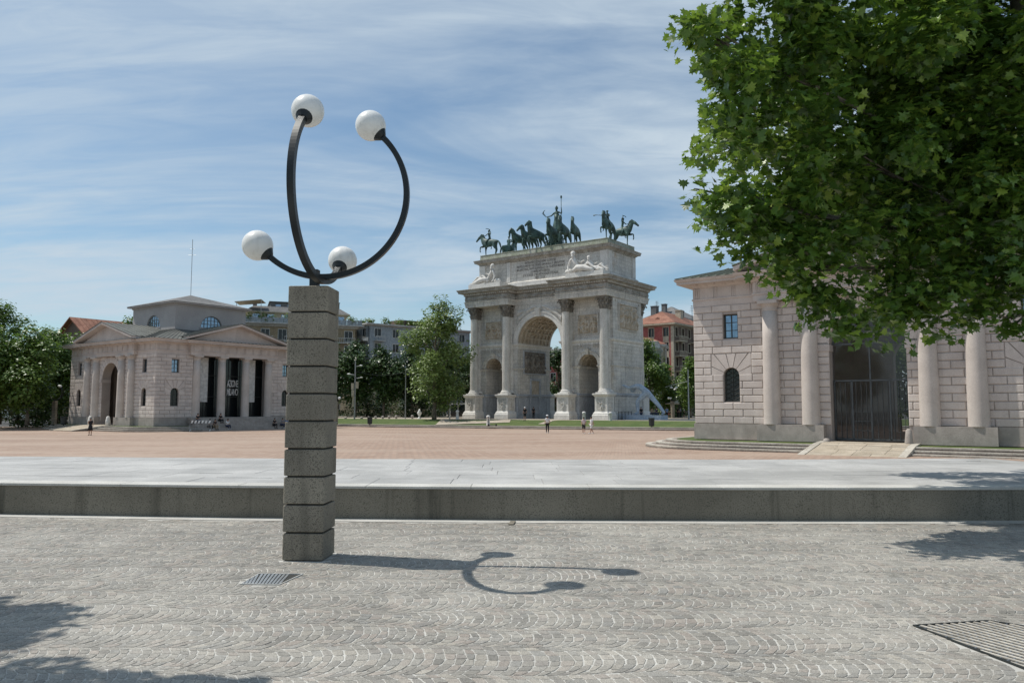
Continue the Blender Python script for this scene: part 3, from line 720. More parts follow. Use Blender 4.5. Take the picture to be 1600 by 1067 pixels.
def grate2():
    c = sum(GR2, Vector((0, 0, 0))) / 4
    t_ = thing('drain_grate', 'large rusty edged metal drain grate in the cobbles at the lower right', 'drain grate', (c.x, c.y, 0))
    Q = [q - c for q in GR2]
    b = MB(); b.quad(*[q + Vector((0, 0, .0052)) for q in Q]); b.build('pit', 'aggregate_dark', t_)
    b = MB()
    for i in range(4):
        a, d = Q[i], Q[(i + 1) % 4]; ia, id_ = a * .97, d * .97
        b.loops([[a, d, id_, ia], [p + Vector((0, 0, .013)) for p in (a, d, id_, ia)]], True, False, True)
    b.build('frame', 'darkmetal', t_)
    # bars run away from the camera, leaning left; clipped to the frame
    dirv = Vector((-.50, 1, 0)).normalized(); nrm = Vector((dirv.y, -dirv.x, 0))
    edges = [(Q[i] * .965, Q[(i + 1) % 4] * .965) for i in range(4)]
    lo = min(q.dot(nrm) for q in Q); hi = max(q.dot(nrm) for q in Q)
    s_ = lo + .03; k = 0
    def clip(s_, nr, dr):
        hits = []
        for a, d in edges:
            da, dd = a.dot(nr) - s_, d.dot(nr) - s_
            if da * dd < 0: hits.append(a.lerp(d, da / (da - dd)))
        return sorted(hits, key=lambda h: h.dot(dr)) if len(hits) == 2 else None
    while s_ < hi:
        h = clip(s_, nrm, dirv)
        if h and (h[1] - h[0]).length > .05:
            w = nrm * .011
            b = MB(); b.loops([[h[0] - w, h[0] + w, h[1] + w, h[1] - w], [p + Vector((0, 0, .012)) for p in (h[0] - w, h[0] + w, h[1] + w, h[1] - w)]], True, False, True)
            b.build('bar', 'kerb', t_)
        s_ += .062
    b = MB(); lo = min(q.dot(dirv) for q in Q); hi = max(q.dot(dirv) for q in Q); s_ = lo
    while s_ < hi:
        h = clip(s_, dirv, nrm)
        if h:
            b.tube([h[0] + Vector((0, 0, .006)), h[1] + Vector((0, 0, .006))], .0045, 4)
        s_ += .05
    b.build('mesh_wire', 'steel', t_, kind='stuff')
grate2()

# ------------------------------------------------------------------ raised platform
BACK = [(-26, 19.0), (-11.5, 17.95), (-4, 17.1), (2, 16.85), (6.5, 16.95), (10.55, 17.35), (10.6, 15.2), (26, 14.0)]
PT = .47
plat = thing('platform', 'long low platform of pale granite slabs on a dark concrete wall, crossing the whole view', 'platform', (0, 0, 0))
b = MB()
wallx = [-16 + .5 * i for i in range(69)]
for x0, x1 in zip(wallx, wallx[1:]):
    ya, yb = front_y(x0) + .012, front_y(x1) + .012
    b.quad((x0, ya, -.05), (x1, yb, -.05), (x1, yb, PT - .038), (x0, ya, PT - .038))
b.build('wall_face', 'wallface', plat)
def back_y(x):
    for (a, b_), (c, d) in zip(BACK, BACK[1:]):
        if x <= c: return b_ + (d - b_) * (x - a) / (c - a)
    return BACK[-1][1]
b = MB()
for x0, x1 in zip(wallx, wallx[1:]):
    b.quad((x0, front_y(x0) + .03, PT - .008), (x1, front_y(x1) + .03, PT - .008), (x1, back_y(x1), PT - .008), (x0, back_y(x0), PT - .008))
    b.quad((x1, back_y(x1), PT - .008), (x1, back_y(x1), -.1), (x0, back_y(x0), -.1), (x0, back_y(x0), PT - .008))
b.build('slab_bed', 'joint', plat)
x = -13.0; rnd = random.Random(5)
while x < 13:   # coping stones along the front edge
    l = rnd.uniform(1.5, 1.9); x1 = x + l - .006
    b = MB(); ya, yb = front_y(x), front_y(x1)
    b.loops([[(x, ya - .012, PT - .036), (x1, yb - .012, PT - .036), (x1, yb + .4, PT - .036), (x, ya + .4, PT - .036)],
             [(x, ya - .012, PT - .006), (x1, yb - .012, PT - .006), (x1, yb + .4, PT - .006), (x, ya + .4, PT - .006)],
             [(x + .004, ya - .006, PT), (x1 - .004, yb - .006, PT), (x1 - .004, yb + .398, PT), (x + .004, ya + .398, PT)]])
    b.build('coping_stone', 'coping', plat); x += l
NR = 7
for r_ in range(NR):
    x = -13.2 + rnd.uniform(0, 1)
    while x < 13.2:
        l = rnd.uniform(.95, 1.75); x1 = x + l - .008
        def yy(xx, k): a_, c_ = front_y(xx) + .408, back_y(xx) - .01; return a_ + (c_ - a_) * k / NR
        m = (x + x1) / 2
        if not (x < 10.58 < x1):
            b = MB(); z = PT - .001 + rnd.uniform(-.002, .002)
            lo = [(x, yy(x, r_)), (x1, yy(x1, r_)), (x1, yy(x1, r_ + 1) - .008), (x, yy(x, r_ + 1) - .008)]
            b.loops([[(*p, PT - .03) for p in lo], [(*p, z - .003) for p in lo], [(p[0] + (m - p[0]) * .006, p[1], z) for p in lo]], True, False, True)
            if abs(m) < .7 * yy(m, r_ + .5) + 1.2: b.build('paving_slab', 'slab', plat)
        x += l
# ------------------------------------------------------------------ the globe lamp on its granite pillar
def lamp(label, loc, rz, group='globe lamps on granite pillars', detail=True):
    t_ = thing('street_lamp', label, 'street lamp', loc, rz, group)
    W = .218
    pil = MB(); pil.box(-W + .03, -W + .03, -.1, W - .03, W - .03, 2.88)
    pc = pil.build('pillar_core', 'aggregate_dark', t_)
    rr = random.Random(3)
    for i in range(10):
        z0 = .010 + i * .29; z1 = z0 + .272
        b = MB(); c = .007; w = W + rr.uniform(-.003, .003)
        def ring(w_, z, k=.010): return [(-w_ + k, -w_, z), (w_ - k, -w_, z), (w_, -w_ + k, z), (w_, w_ - k, z), (w_ - k, w_, z), (-w_ + k, w_, z), (-w_, w_ - k, z), (-w_, -w_ + k, z)]
        b.loops([ring(w - c, z0), ring(w, z0 + c), ring(w, z1 - c), ring(w - c, z1)])
        b.build('granite_block', 'aggregate', t_, rz=0)
    b = MB(); b.box(-.045, -.045, 2.88, .045, .045, 3.10); b.build('post', 'black', t_)
    for k in range(2):
        b = MB(); C = Vector((.10, 3.93)); Rr = .91; pts = []
        a0, a1 = R(-133), R(47)
        f = (lambda u, z: Vector((u, .0, z))) if k == 0 else (lambda u, z: Vector((.10 - .04 * u, -u, z)))
        off = 0 if k == 0 else -.052
        n_ = 64
        for i in range(n_ + 1):
            a = a0 + (a1 - a0) * i / n_
            pts.append(f(C.x + Rr * math.cos(a), C.y + Rr * math.sin(a) + off))
        b.tube(pts, .043 if k == 0 else .048, 4, True)
        arm = b.build('arm', 'black', t_)
        for e in (0, 1):
            p = pts[0] if e == 0 else pts[-1]; q = pts[1] if e == 0 else pts[-2]
            d = (p - q).normalized(); c = p + d * .175
            b = MB(); b.tube([p - d * .02, p + d * .03, p + d * .045, p + d * .075], [.045, .088, .088, .07], 18); b.build('globe_collar', 'black', arm, smooth=False)
            b = MB(); b.sphere(c, .168, 36, 22)
            g_ = b.build('globe', 'globe', arm, True)
    return t_
lamp0 = lamp('tall granite block pillar lamp with four white globes on black curved arms, nearest the camera', (PX, PY, 0), R(-3))
# ------------------------------------------------------------------ toll houses
U = Vector((.809, -.588, 0)); V = Vector((.588, .809, 0)); GRZ = R(-36)
L = 17.4; C0, C1 = 7.1, 8.57          # top of the stone courses, top of the cornice
RH = .358; Z0 = .82
def front(f):
    """matrix of a facade: x along it, -y outwards"""
    if f == 'S': return Matrix.Identity(4)
    if f == 'E': return Matrix.Translation((L, 0, 0)) @ Matrix.Rotation(R(90), 4, 'Z')
    if f == 'N': return Matrix.Translation((L, L, 0)) @ Matrix.Rotation(R(180), 4, 'Z')
    return Matrix.Translation((0, L, 0)) @ Matrix.Rotation(R(-90), 4, 'Z')
PRJ = .42
COLA = [4.2, 6.1, 11.3, 13.2]; COLB = [4.35, 7.25, 10.15, 13.05]
def toll_house(label, loc, K, visible, glazed, shared):
    t_ = thing('toll_house', label, 'toll house', loc, GRZ, 'pair of stone toll houses beside the arch', K)
    # plan with a shallow projecting bay on each side
    def plan(p, e=0):
        a, c = 3.45 - e, L - 3.45 + e
        return [(0, 0), (a, 0), (a, -p), (c, -p), (c, 0), (L, 0), (L, a), (L + p, a), (L + p, c), (L, c), (L, L), (c, L), (c, L + p), (a, L + p), (a, L), (0, L), (0, c), (-p, c), (-p, a), (0, a)]
    # walls: four slabs with openings
    for f in 'SENW':
        T = front(f); b = MB(); ww = MB()
        wy0, wy1 = .03, .9
        if f in 'SN':
            b.archwall(.03, 5.2, 0, 5.3, 2.05, .43, 3.33, wy0, wy1, 8, sill=1.97)
            b.box(.03, wy0, 5.3, 1.65, wy1, 6.6); b.box(2.45, wy0, 5.3, 5.2, wy1, 6.6); b.box(.03, wy0, 6.6, 5.2, wy1, 7.6)
            b.archwall(5.2, L - 5.2, 0, 7.6, L / 2, 1.7, 4.75, wy0, wy1, 20)
            b.archwall(L - 5.2, L - .03, 0, 5.3, L - 2.05, .43, 3.33, wy0, wy1, 8, sill=1.97)
            b.box(L - 5.2, wy0, 5.3, L - 2.45, wy1, 6.6); b.box(L - 1.65, wy0, 5.3, L - .03, wy1, 6.6); b.box(L - 5.2, wy0, 6.6, L - .03, wy1, 7.6)
        else:
            b.archwall(.9, 4.0, 0, 5.3, 2.05, .43, 3.33, wy0, wy1, 8, sill=1.97)
            b.box(.9, wy0, 5.3, 1.65, wy1, 6.6); b.box(2.45, wy0, 5.3, 4.0, wy1, 6.6); b.box(.9, wy0, 6.6, 4.0, wy1, 7.6)
            b.archwall(L - 4.0, L - .9, 0, 5.3, L - 2.05, .43, 3.33, wy0, wy1, 8, sill=1.97)
            b.box(L - 4.0, wy0, 5.3, L - 2.45, wy1, 6.6); b.box(L - 1.65, wy0, 5.3, L - .9, wy1, 6.6); b.box(L - 4.0, wy0, 6.6, L - .9, wy1, 7.6)
            b.box(4.0, .05, 0, L - 4.0, .88, .8)
            b.box(4.0, .9, .8, 4.0 + .4, 1.6, 7.3); b.box(L - 4.4, .9, .8, L - 4.0, 1.6, 7.3)
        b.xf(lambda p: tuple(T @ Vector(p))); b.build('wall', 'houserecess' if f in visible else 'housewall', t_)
    # plinth, entablature, cornice
    def plinth(f, *bx):
        b = MB(); b.box(*bx); T = front(f); b.xf(lambda p: tuple(T @ Vector(p))); b.build('plinth', 'houseplinth', t_)
    for f in 'SENW':
        if f in 'SN':
            plinth(f, -.05, -.05, 0, 3.498, .028, Z0 - .004); plinth(f, 3.5, -PRJ - .1, 0, 6.75, .028, Z0)
            plinth(f, L - 3.498, -.05, 0, L + .05, .028, Z0 - .004); plinth(f, L - 6.75, -PRJ - .1, 0, L - 3.5, .028, Z0)
        else:
            plinth(f, 0.032, -.05, 0, 3.498, .028, Z0 - .004); plinth(f, 3.5, -PRJ - .1, 0, L - 3.5, .028, Z0); plinth(f, L - 3.498, -.05, 0, L - .032, .028, Z0 - .004)
    b = MB(); P = plan(PRJ)
    b.sweep(P, [(-.4, C0), (.0, C0), (.0, 7.42), (.05, 7.44), (.05, 7.52), (0, 7.54), (0, 8.12), (.06, 8.14), (.1, 8.2), (.18, 8.24), (.2, 8.28), (.66, 8.3), (.66, 8.42), (.72, 8.45), (.78, 8.57), (.4, 8.6)])
    b.build('entablature', 'housewall', t_)
    b = MB()                                     # triglyphs and mutules
    for f in visible:
        T = front(f); n = len(b.v)
        for a, c, yy in ((.1, 3.35, 0), (3.55, L - 3.55, -PRJ), (L - 3.35, L - .1, 0)):
            nn = max(2, round((c - a) / 1.02)); st = (c - a) / nn
            for i in range(nn + 1):
                xc = a + .13 + (c - a - .26) * i / nn
                for k in (-1, 0, 1): b.box(xc + k * .095 - .033, yy - .035, 7.55, xc + k * .095 + .033, yy + .02, 8.12)
                b.box(xc - .14, yy - .5, 8.255, xc + .14, yy - .18, 8.3)
        b.xf(lambda p: tuple(T @ Vector(p)), n)
    b.build('triglyph_row', 'housewall', t_, kind='stuff')
    # columns
    def shaft():
        b = MB(); b.lathe([(.43, 0), (.43, .02), (.425, .5), (.415, 2.0), (.39, 4.2), (.365, 5.78)], seg=28)
        return b.mesh('column', 'housecol', True)
    sm = shaft()
    cb = MB(); cb.lathe([(.36, 5.76), (.385, 5.78), (.385, 5.81), (.365, 5.83), (.365, 5.95), (.39, 5.97), (.40, 6.0), (.46, 6.09), (.46, 6.11)], seg=28); cb.box(-.49, -.49, 6.11, .49, .49, C0 - Z0 - .002)
    cm = cb.mesh('capital', 'housecol')
    for f in 'SENW':
        T = front(f)
        for x in (COLA if f in 'SN' else COLB):
            o = put(sm, 'column', t_); o.matrix_local = T @ Matrix.Translation((x, -.16 if f in 'SN' else .02, Z0)); put(cm, 'capital', o)
    # windows
    for f in 'SENW':
        T = front(f)
        if f not in visible: 
            continue
        for xc in (2.05, L - 2.05):
            fr = MB()
            for q in ((-.4, -.32), (.32, .4), (-.025, .025)): fr.box(xc + q[0], .2, 5.3, xc + q[1], .27, 6.6)
            for z in (5.3, 5.72, 6.14, 6.53): fr.box(xc - .4, .21, z, xc + .4, .262, z + (.07 if z in (5.3, 6.53) else .035))
            fr.xf(lambda p: tuple(T @ Vector(p))); wo = fr.build('window', 'frame', t_)
            pn = MB(); pn.quad((xc - .4, .24, 5.3), (xc + .4, .24, 5.3), (xc + .4, .24, 6.6), (xc - .4, .24, 6.6)); pn.xf(lambda p: tuple(T @ Vector(p))); pn.build('pane', 'glassblue', wo)
            fr = MB(); fr.archring(xc, .37, 3.33, .06, .2, .27, 10)
            fr.box(xc - .43, .2, 1.97, xc - .37, .27, 3.33); fr.box(xc + .37, .2, 1.97, xc + .43, .27, 3.33); fr.box(xc - .43, .2, 1.97, xc + .43, .27, 2.05)
            if glazed:   # iron lattice of the near house
                z = 2.1
                while z < 3.75:
                    hw = .37 if z < 3.33 else math.sqrt(max(.0, .37 ** 2 - (z - 3.33) ** 2))
                    if hw > .1:
                        fr.tube([(xc - hw, .19, z), (xc, .19, z + .2), (xc + hw, .19, z)], .012, 4); fr.tube([(xc - hw, .19, z + .12), (xc, .19, z - .08), (xc + hw, .19, z + .12)], .012, 4)
                    z += .24
            else:
                for z in (2.4, 2.8, 3.2): fr.box(xc - .37, .21, z, xc + .37, .26, z + .04)
            fr.box(xc - .02, .2, 2.0, xc + .02, .265, 3.7)
            fr.xf(lambda p: tuple(T @ Vector(p))); wo = fr.build('window', 'frame', t_)
            pn = MB(); pts = [(xc - .42, .24, 1.97), (xc + .42, .24, 1.97)] + [(xc + .42 * math.cos(math.pi * i / 8), .24, 3.33 + .42 * math.sin(math.pi * i / 8)) for i in range(9)]
            pn.quad(*pts); pn.xf(lambda p: tuple(T @ Vector(p))); pn.build('pane', 'glass', wo)
    # stone courses as single blocks
    bl = Blocks(); rr = random.Random(2)
    NR_ = int((C0 - Z0) / RH + .3); rh = (C0 - Z0) / NR_
    for f in visible:
        T = front(f)
        for r_ in range(NR_):
            z = Z0 + r_ * rh; zm = z + rh / 2; gap = .02
            holes = []
            for xc in (2.05, L - 2.05):
                if 1.97 < zm < 3.33: holes.append((xc - .43, xc + .43))
                elif 3.33 <= zm < 4.4: holes.append((xc - 1.08, xc + 1.08))
                if 5.3 < zm < 6.6: holes.append((xc - .4, xc + .4))
            secs = [(0, L)]
            if f in 'SN':
                if zm < 4.75: holes.append((L / 2 - 1.7, L / 2 + 1.7))
                else: 
                    rr_ = 2.35; h_ = math.sqrt(max(0, rr_ ** 2 - (zm - 4.75) ** 2)); holes.append((L / 2 - h_, L / 2 + h_))
                for x in COLA: holes.append((x - .2, x + .2))
            else: secs = [(0, 4.0), (L - 4.0, L)]; holes += [(3.95, 4.4), (L - 4.4, L - 3.95)]
            for s0, s1 in secs:
                for a, c in cut((s0, s1), holes):
                    if c - a < .06: continue
                    # joints of the running bond on a fixed grid
                    js = []; x = (.53 if r_ % 2 else 0) - 1.06
                    while x < L + 1:
                        if a + .12 < x < c - .12: js.append(x)
                        x += 1.06
                    e = [a] + js + [c]
                    for p0, p1 in zip(e, e[1:]):
                        cx = (p0 + p1) / 2
                        Tm = T @ Matrix.Translation((cx, .032, z + gap / 2))
                        w = Matrix.Translation(Vector(loc)) @ Matrix.Rotation(GRZ, 4, 'Z') @ (Tm.to_translation() * K)
                        px = 800 + F * w.x / w.y; pri = w.y + (1000 if not (-20 < px < 1620) else 0)
                        bl.add(p1 - p0 - gap, rh - gap, Tm, pri)
        # voussoirs over the arched windows and the doorway
        vb = []
        def wedge(cx, cz, r0, a0, a1, x0, x1, ztop, dep=.045, back=.032):
            def hit(a):
                dx, dz = math.cos(a), math.sin(a); k = 99
                if dz > 1e-6: k = min(k, (ztop - cz) / dz)
                if dx > 1e-6: k = min(k, (x1 - cx) / dx)
                if dx < -1e-6: k = min(k, (x0 - cx) / dx)
                return k
            g = .007; A = a0 + g / r0; B = a1 - g / r0
            pts = [(cx + r0 * math.cos(A), cz + r0 * math.sin(A)), (cx + (hit(A) - .01) * math.cos(A), cz + (hit(A) - .01) * math.sin(A))]
            for qx in (x0, x1):
                ca = math.atan2(ztop - cz, qx - cx)
                if A < ca < B: pts.append((qx - (.01 if qx > cx else -.01), ztop - .01))
            pts += [(cx + (hit(B) - .01) * math.cos(B), cz + (hit(B) - .01) * math.sin(B)), (cx + r0 * math.cos(B), cz + r0 * math.sin(B))]
            mx = sum(p[0] for p in pts) / len(pts); mz = sum(p[1] for p in pts) / len(pts)
            b = MB(); s = 1 - .04
            b.loops([[(x, back, z) for x, z in pts], [(x, back - dep + .02, z) for x, z in pts], [(mx + (x - mx) * s, back - dep, mz + (z - mz) * s) for x, z in pts]], True, False, True)
            b.xf(lambda p: tuple(T @ Vector(p))); b.build('voussoir', 'houseblock', t_)
        rows = [Z0 + rh * k for k in range(NR_ + 1)]
        zt = min(rows, key=lambda q: abs(q - 4.4)); zb = min(rows, key=lambda q: abs(q - 3.33))
        for xc in (2.05, L - 2.05):
            for k in range(7): wedge(xc, 3.33, .43, math.pi * k / 7, math.pi * (k + 1) / 7, xc - 1.08, xc + 1.08, zt)
        if f in 'SN':
            for k in range(13): 
                a0, a1 = math.pi * k / 13, math.pi * (k + 1) / 13; g = .006
                b = MB(); pr = []
                for (rad, yy_) in ((0, .032), (0, -.01), (1, -.03)):
                    i0, i1 = 1.7 + rad * .012, 2.34 - rad * .012; A, B = a0 + g + rad * .006, a1 - g - rad * .006
                    pr.append([(L / 2 + i0 * math.cos(A), yy_, 4.75 + i0 * math.sin(A)), (L / 2 + i1 * math.cos(A), yy_, 4.75 + i1 * math.sin(A)), (L / 2 + i1 * math.cos((A + B) / 2), yy_, 4.75 + i1 * math.sin((A + B) / 2)), (L / 2 + i1 * math.cos(B), yy_, 4.75 + i1 * math.sin(B)), (L / 2 + i0 * math.cos(B), yy_, 4.75 + i0 * math.sin(B))])
                b.loops(pr, True, False, True); b.xf(lambda p: tuple(T @ Vector(p))); b.build('voussoir', 'houseblock', t_)
            b = MB()
            for s_ in (-1, 1):
                x0 = L / 2 + s_ * 1.66; x1 = L / 2 + s_ * 2.3; b.box(min(x0, x1), -.09, 4.42, max(x0, x1), .9, 4.74)
            b.xf(lambda p: tuple(T @ Vector(p))); b.build('impost', 'housewall', t_)
    bl.flush(t_, 'stone_block', 'houseblock', 'houseblock_i', .062, .034)
    # interior floor and dark back so that the arches open into a room
    b = MB(); b.box(1.2, 1.2, .02, L - 1.2, L - 1.2, .1); b.build('floor', 'houseplinth', t_)
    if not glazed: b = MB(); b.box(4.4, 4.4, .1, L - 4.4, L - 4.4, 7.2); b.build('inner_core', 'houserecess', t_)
    b = MB(); b.box(.6, .6, 7.2, L - .6, L - .6, 7.5); b.build('ceiling', 'housewall', t_)
    # roofs: hipped skirt, four pediment gables, upper storey, pyramid
    a, c = 4.4, L - 4.4; e = .72; zr = 8.6; zt = 10.1
    b = MB(); O = [(-e, -e, zr), (L + e, -e, zr), (L + e, L + e, zr), (-e, L + e, zr)]; I = [(a, a, zt), (c, a, zt), (c, c, zt), (a, c, zt)]
    for i in range(4):
        o0, o1, i0, i1 = map(Vector, (O[i], O[(i + 1) % 4], I[i], I[(i + 1) % 4])); n = 40
        for k in range(n):
            p0, p1 = o0.lerp(o1, k / n), o0.lerp(o1, (k + 1) / n)
            # sheets run up the slope; clipped by the hips
            q0, q1 = i0.lerp(i1, k / n), i0.lerp(i1, (k + 1) / n)
            b.quad(p0, p1, q1, q0)
            up = Vector((0, 0, .05)); sd = (o1 - o0).normalized() * .025
            b.loops([[p0 - sd, p0 + sd, p0 + sd + up, p0 - sd + up], [q0 - sd, q0 + sd, q0 + sd + up, q0 - sd + up]])
    b.build('skirt_roof', 'zinc' if glazed else 'zincgrey', t_)
    for f in 'SENW':
        T = front(f); b = MB(); g0, g1 = 2.75, L - 2.75; ap = 10.25; y0_ = -PRJ - .02
        b.loops([[(g0 + .2, y0_, 8.58), (g1 - .2, y0_, 8.58), (L / 2, y0_, ap + .12)], [(g0 + .2, 2, 8.58), (g1 - .2, 2, 8.58), (L / 2, 2, ap + .12)]])
        b.xf(lambda p: tuple(T @ Vector(p))); b.build('pediment', 'housewall', t_)
        b = MB()
        for s_ in (-1, 1):     # raking cornice
            xo = L / 2 + s_ * (L / 2 - g0 + .05)
            A = Vector((xo, 0, 8.6)); B = Vector((L / 2, 0, ap + .05))
            up = Vector((0, 0, .24)); f_ = [(y0_ - .72, 0.1), (y0_ - .72, .3), (y0_ + .3, .3), (y0_ + .3, -.02)]
            r1 = [(A.x, y, A.z + z) for y, z in f_]; r2 = [(B.x, y, B.z + z) for y, z in f_]
            b.loops([r1, r2] if s_ < 0 else [r2, r1])
        b.xf(lambda p: tuple(T @ Vector(p))); b.build('raking_cornice', 'housewall', t_)
        b = MB()
        for s_ in (-1, 1):
            xo = L / 2 + s_ * (L / 2 - g0 + .1); n = 9
            for k in range(n):
                y0k, y1k = y0_ - .76 + (4.4 + PRJ + .74) * k / n, y0_ - .76 + (4.4 + PRJ + .74) * (k + 1) / n
                b.quad((xo, y0k, 8.92), (xo, y1k, 8.92), (L / 2, y1k, ap + .37), (L / 2, y0k, ap + .37))
                b.loops([[(xo, y0k, 8.92), (xo, y0k + .05, 8.92), (xo, y0k + .05, 8.98), (xo, y0k, 8.98)], [(L / 2, y0k, ap + .37), (L / 2, y0k + .05, ap + .37), (L / 2, y0k + .05, ap + .43), (L / 2, y0k, ap + .43)]])
            # close under the sheet
            b.quad((xo, y0_ - .7, 8.9), (L / 2, y0_ - .7, ap + .35), (L / 2, 4.4, ap + .35), (xo, 4.4, 8.9))
        b.xf(lambda p: tuple(T @ Vector(p))); b.build('gable_roof', 'zinc' if glazed else 'zincgrey', t_)
    # upper storey with lunettes
    for f in 'SENW':
        T = Matrix.Translation((L / 2, L / 2, 0)) @ Matrix.Rotation({'S': 0, 'E': R(90), 'N': R(180), 'W': R(-90)}[f], 4, 'Z') @ Matrix.Translation((-L / 2, -L / 2, 0))
        b = MB(); ov = .0 if f in 'SN' else .3
        b.archwall(a + ov, c - ov, 8.6, 12.9, L / 2, 1.35, 10.5, a, a + .3, 16, sill=10.5)
        b.xf(lambda p: tuple(T @ Vector(p))); b.build('upper_wall', 'plaster', t_)
        if f in visible or f in 'SE':
            w = MB(); w.archring(L / 2, 1.25, 10.5, .1, a + .1, a + .18, 16)
            for x in (-.84, -.42, 0, .42, .84):
                w.box(L / 2 + x - .03, a + .11, 10.5, L / 2 + x + .03, a + .17, 10.5 + math.sqrt(1.3 ** 2 - x * x))
            for z in (10.5, 10.9, 11.3): 
                hw = math.sqrt(1.3 ** 2 - (z - 10.5) ** 2); w.box(L / 2 - hw, a + .11, z, L / 2 + hw, a + .17, z + .06)
            w.xf(lambda p: tuple(T @ Vector(p))); wo = w.build('lunette_window', 'shutter', t_)
            pn = MB(); pn.quad(*[(L / 2 + 1.34 * math.cos(math.pi * i / 14), a + .15, 10.5 + 1.34 * math.sin(math.pi * i / 14)) for i in range(15)]); pn.xf(lambda p: tuple(T @ Vector(p))); pn.build('pane', 'glassblue', wo)
            sl = MB(); sl.box(L / 2 - 1.45, a - .06, 10.38, L / 2 + 1.45, a + .1, 10.498); sl.xf(lambda p: tuple(T @ Vector(p))); sl.build('sill', 'plaster', t_)
    b = MB(); sq = [(a, a), (c, a), (c, c), (a, c)]
    b.sweep(sq, [(-.2, 12.7), (.06, 12.7), (.1, 12.8), (.12, 12.86), (.45, 12.88), (.5, 13.02), (.2, 13.06)]); b.build('upper_cornice', 'plaster', t_)
    b = MB(); e2 = .55; cx = L / 2
    rim = [(a - e2, a - e2), (c + e2, a - e2), (c + e2, c + e2), (a - e2, c + e2)]
    for i in range(4):
        o0, o1 = Vector((*rim[i], 13.05)), Vector((*rim[(i + 1) % 4], 13.05)); top = Vector((cx, cx, 14.55)); n = 12
        for k in range(n): b.quad(o0.lerp(o1, k / n), o0.lerp(o1, (k + 1) / n), top)
    b.build('upper_roof', 'slate', t_)
    return t_
M['housecol'] = stone('pink_granite_column', (0.47, 0.42, 0.38), (0.55, 0.495, 0.45), grain=45, patch=.9, streak=.18, streak_col=(.3, .27, .24))
KH = 1.107
HR = Vector(((1085 - 800) / F * 46.5, 46.5, -.28))
HLc = Vector(((243 - 800) / F * 83.5, 83.5, -.49)); HL = HLc - U * (L * KH)
rh_ = toll_house('near toll house of pinkish stone blocks with glass doors, half hidden by leaves', HR, KH, 'S', True, None)
lh_ = toll_house('far toll house with two pediments and square upper storey, left of the lamp', HL, KH, 'SE', False, None)
# glass doors of the near house
def doors():
    g = MB(); cx = L / 2
    yb = .55
    door = MB()
    for x in (-1.66, -.86, -.02, .82, 1.6): door.box(cx + x, yb - .04, .1, cx + x + .07, yb + .04, 3.0)
    for z in (.1, 2.93, 4.72): door.box(cx - 1.68, yb - .04, z, cx + 1.68, yb + .04, z + .08)
    for z in (.55, 1.0, 1.45): door.box(cx - .80, yb - .03, z, cx + .0, yb + .03, z + .03)
    door.box(cx - .02, yb - .04, 3.0, cx + .05, yb + .04, 6.4); door.archring(cx, 1.6, 4.75, .09, yb - .04, yb + .04, 18)
    for k in range(14):
        x = -1.6 + k * .236; door.box(cx + x, yb - .07, .15, cx + x + .018, yb - .045, 2.9)
    d = door.build('glass_doors', 'gate', rh_)
    pn = MB(); pn.quad((cx - 1.68, yb, .1), (cx + 1.68, yb, .1), *[(cx + 1.68 * math.cos(math.pi * i / 16), yb, 4.75 + 1.68 * math.sin(math.pi * i / 16)) for i in range(17)])
    pn.build('pane', 'glassdoor', d)
    # guard stones either side of the doorway
doors()
for xx, hh, lb in ((6.95, .22, 'squat round guard stone left of the glass doorway'), (10.5, .78, 'tall tapered guard stone right of the glass doorway')):
    b = MB(); b.lathe([(.2, 0), (.2, .1 * hh), (.17, .5 * hh), (.13, .9 * hh), (.06, hh)], seg=14)
    p = HR + U * (xx * KH) - V * (.85 * KH); b.build('guard_stone', 'houseplinth', None, True, loc=(p.x, p.y, -.27), label=lb, cat='guard stone')
for xx, lb in ((6.95, 'white rounded guard stone left of the far toll house arch'), (10.6, 'pale leaning guard stone right of the far toll house arch')):
    b = MB(); b.lathe([(.3, 0), (.26, .5), (.18, .95), (.08, 1.05)], seg=14)
    p = HL + U * (xx * KH) - V * (1.0 * KH); b.build('guard_stone', 'marble_white', None, True, loc=(p.x, p.y, -.48), label=lb, cat='guard stone')
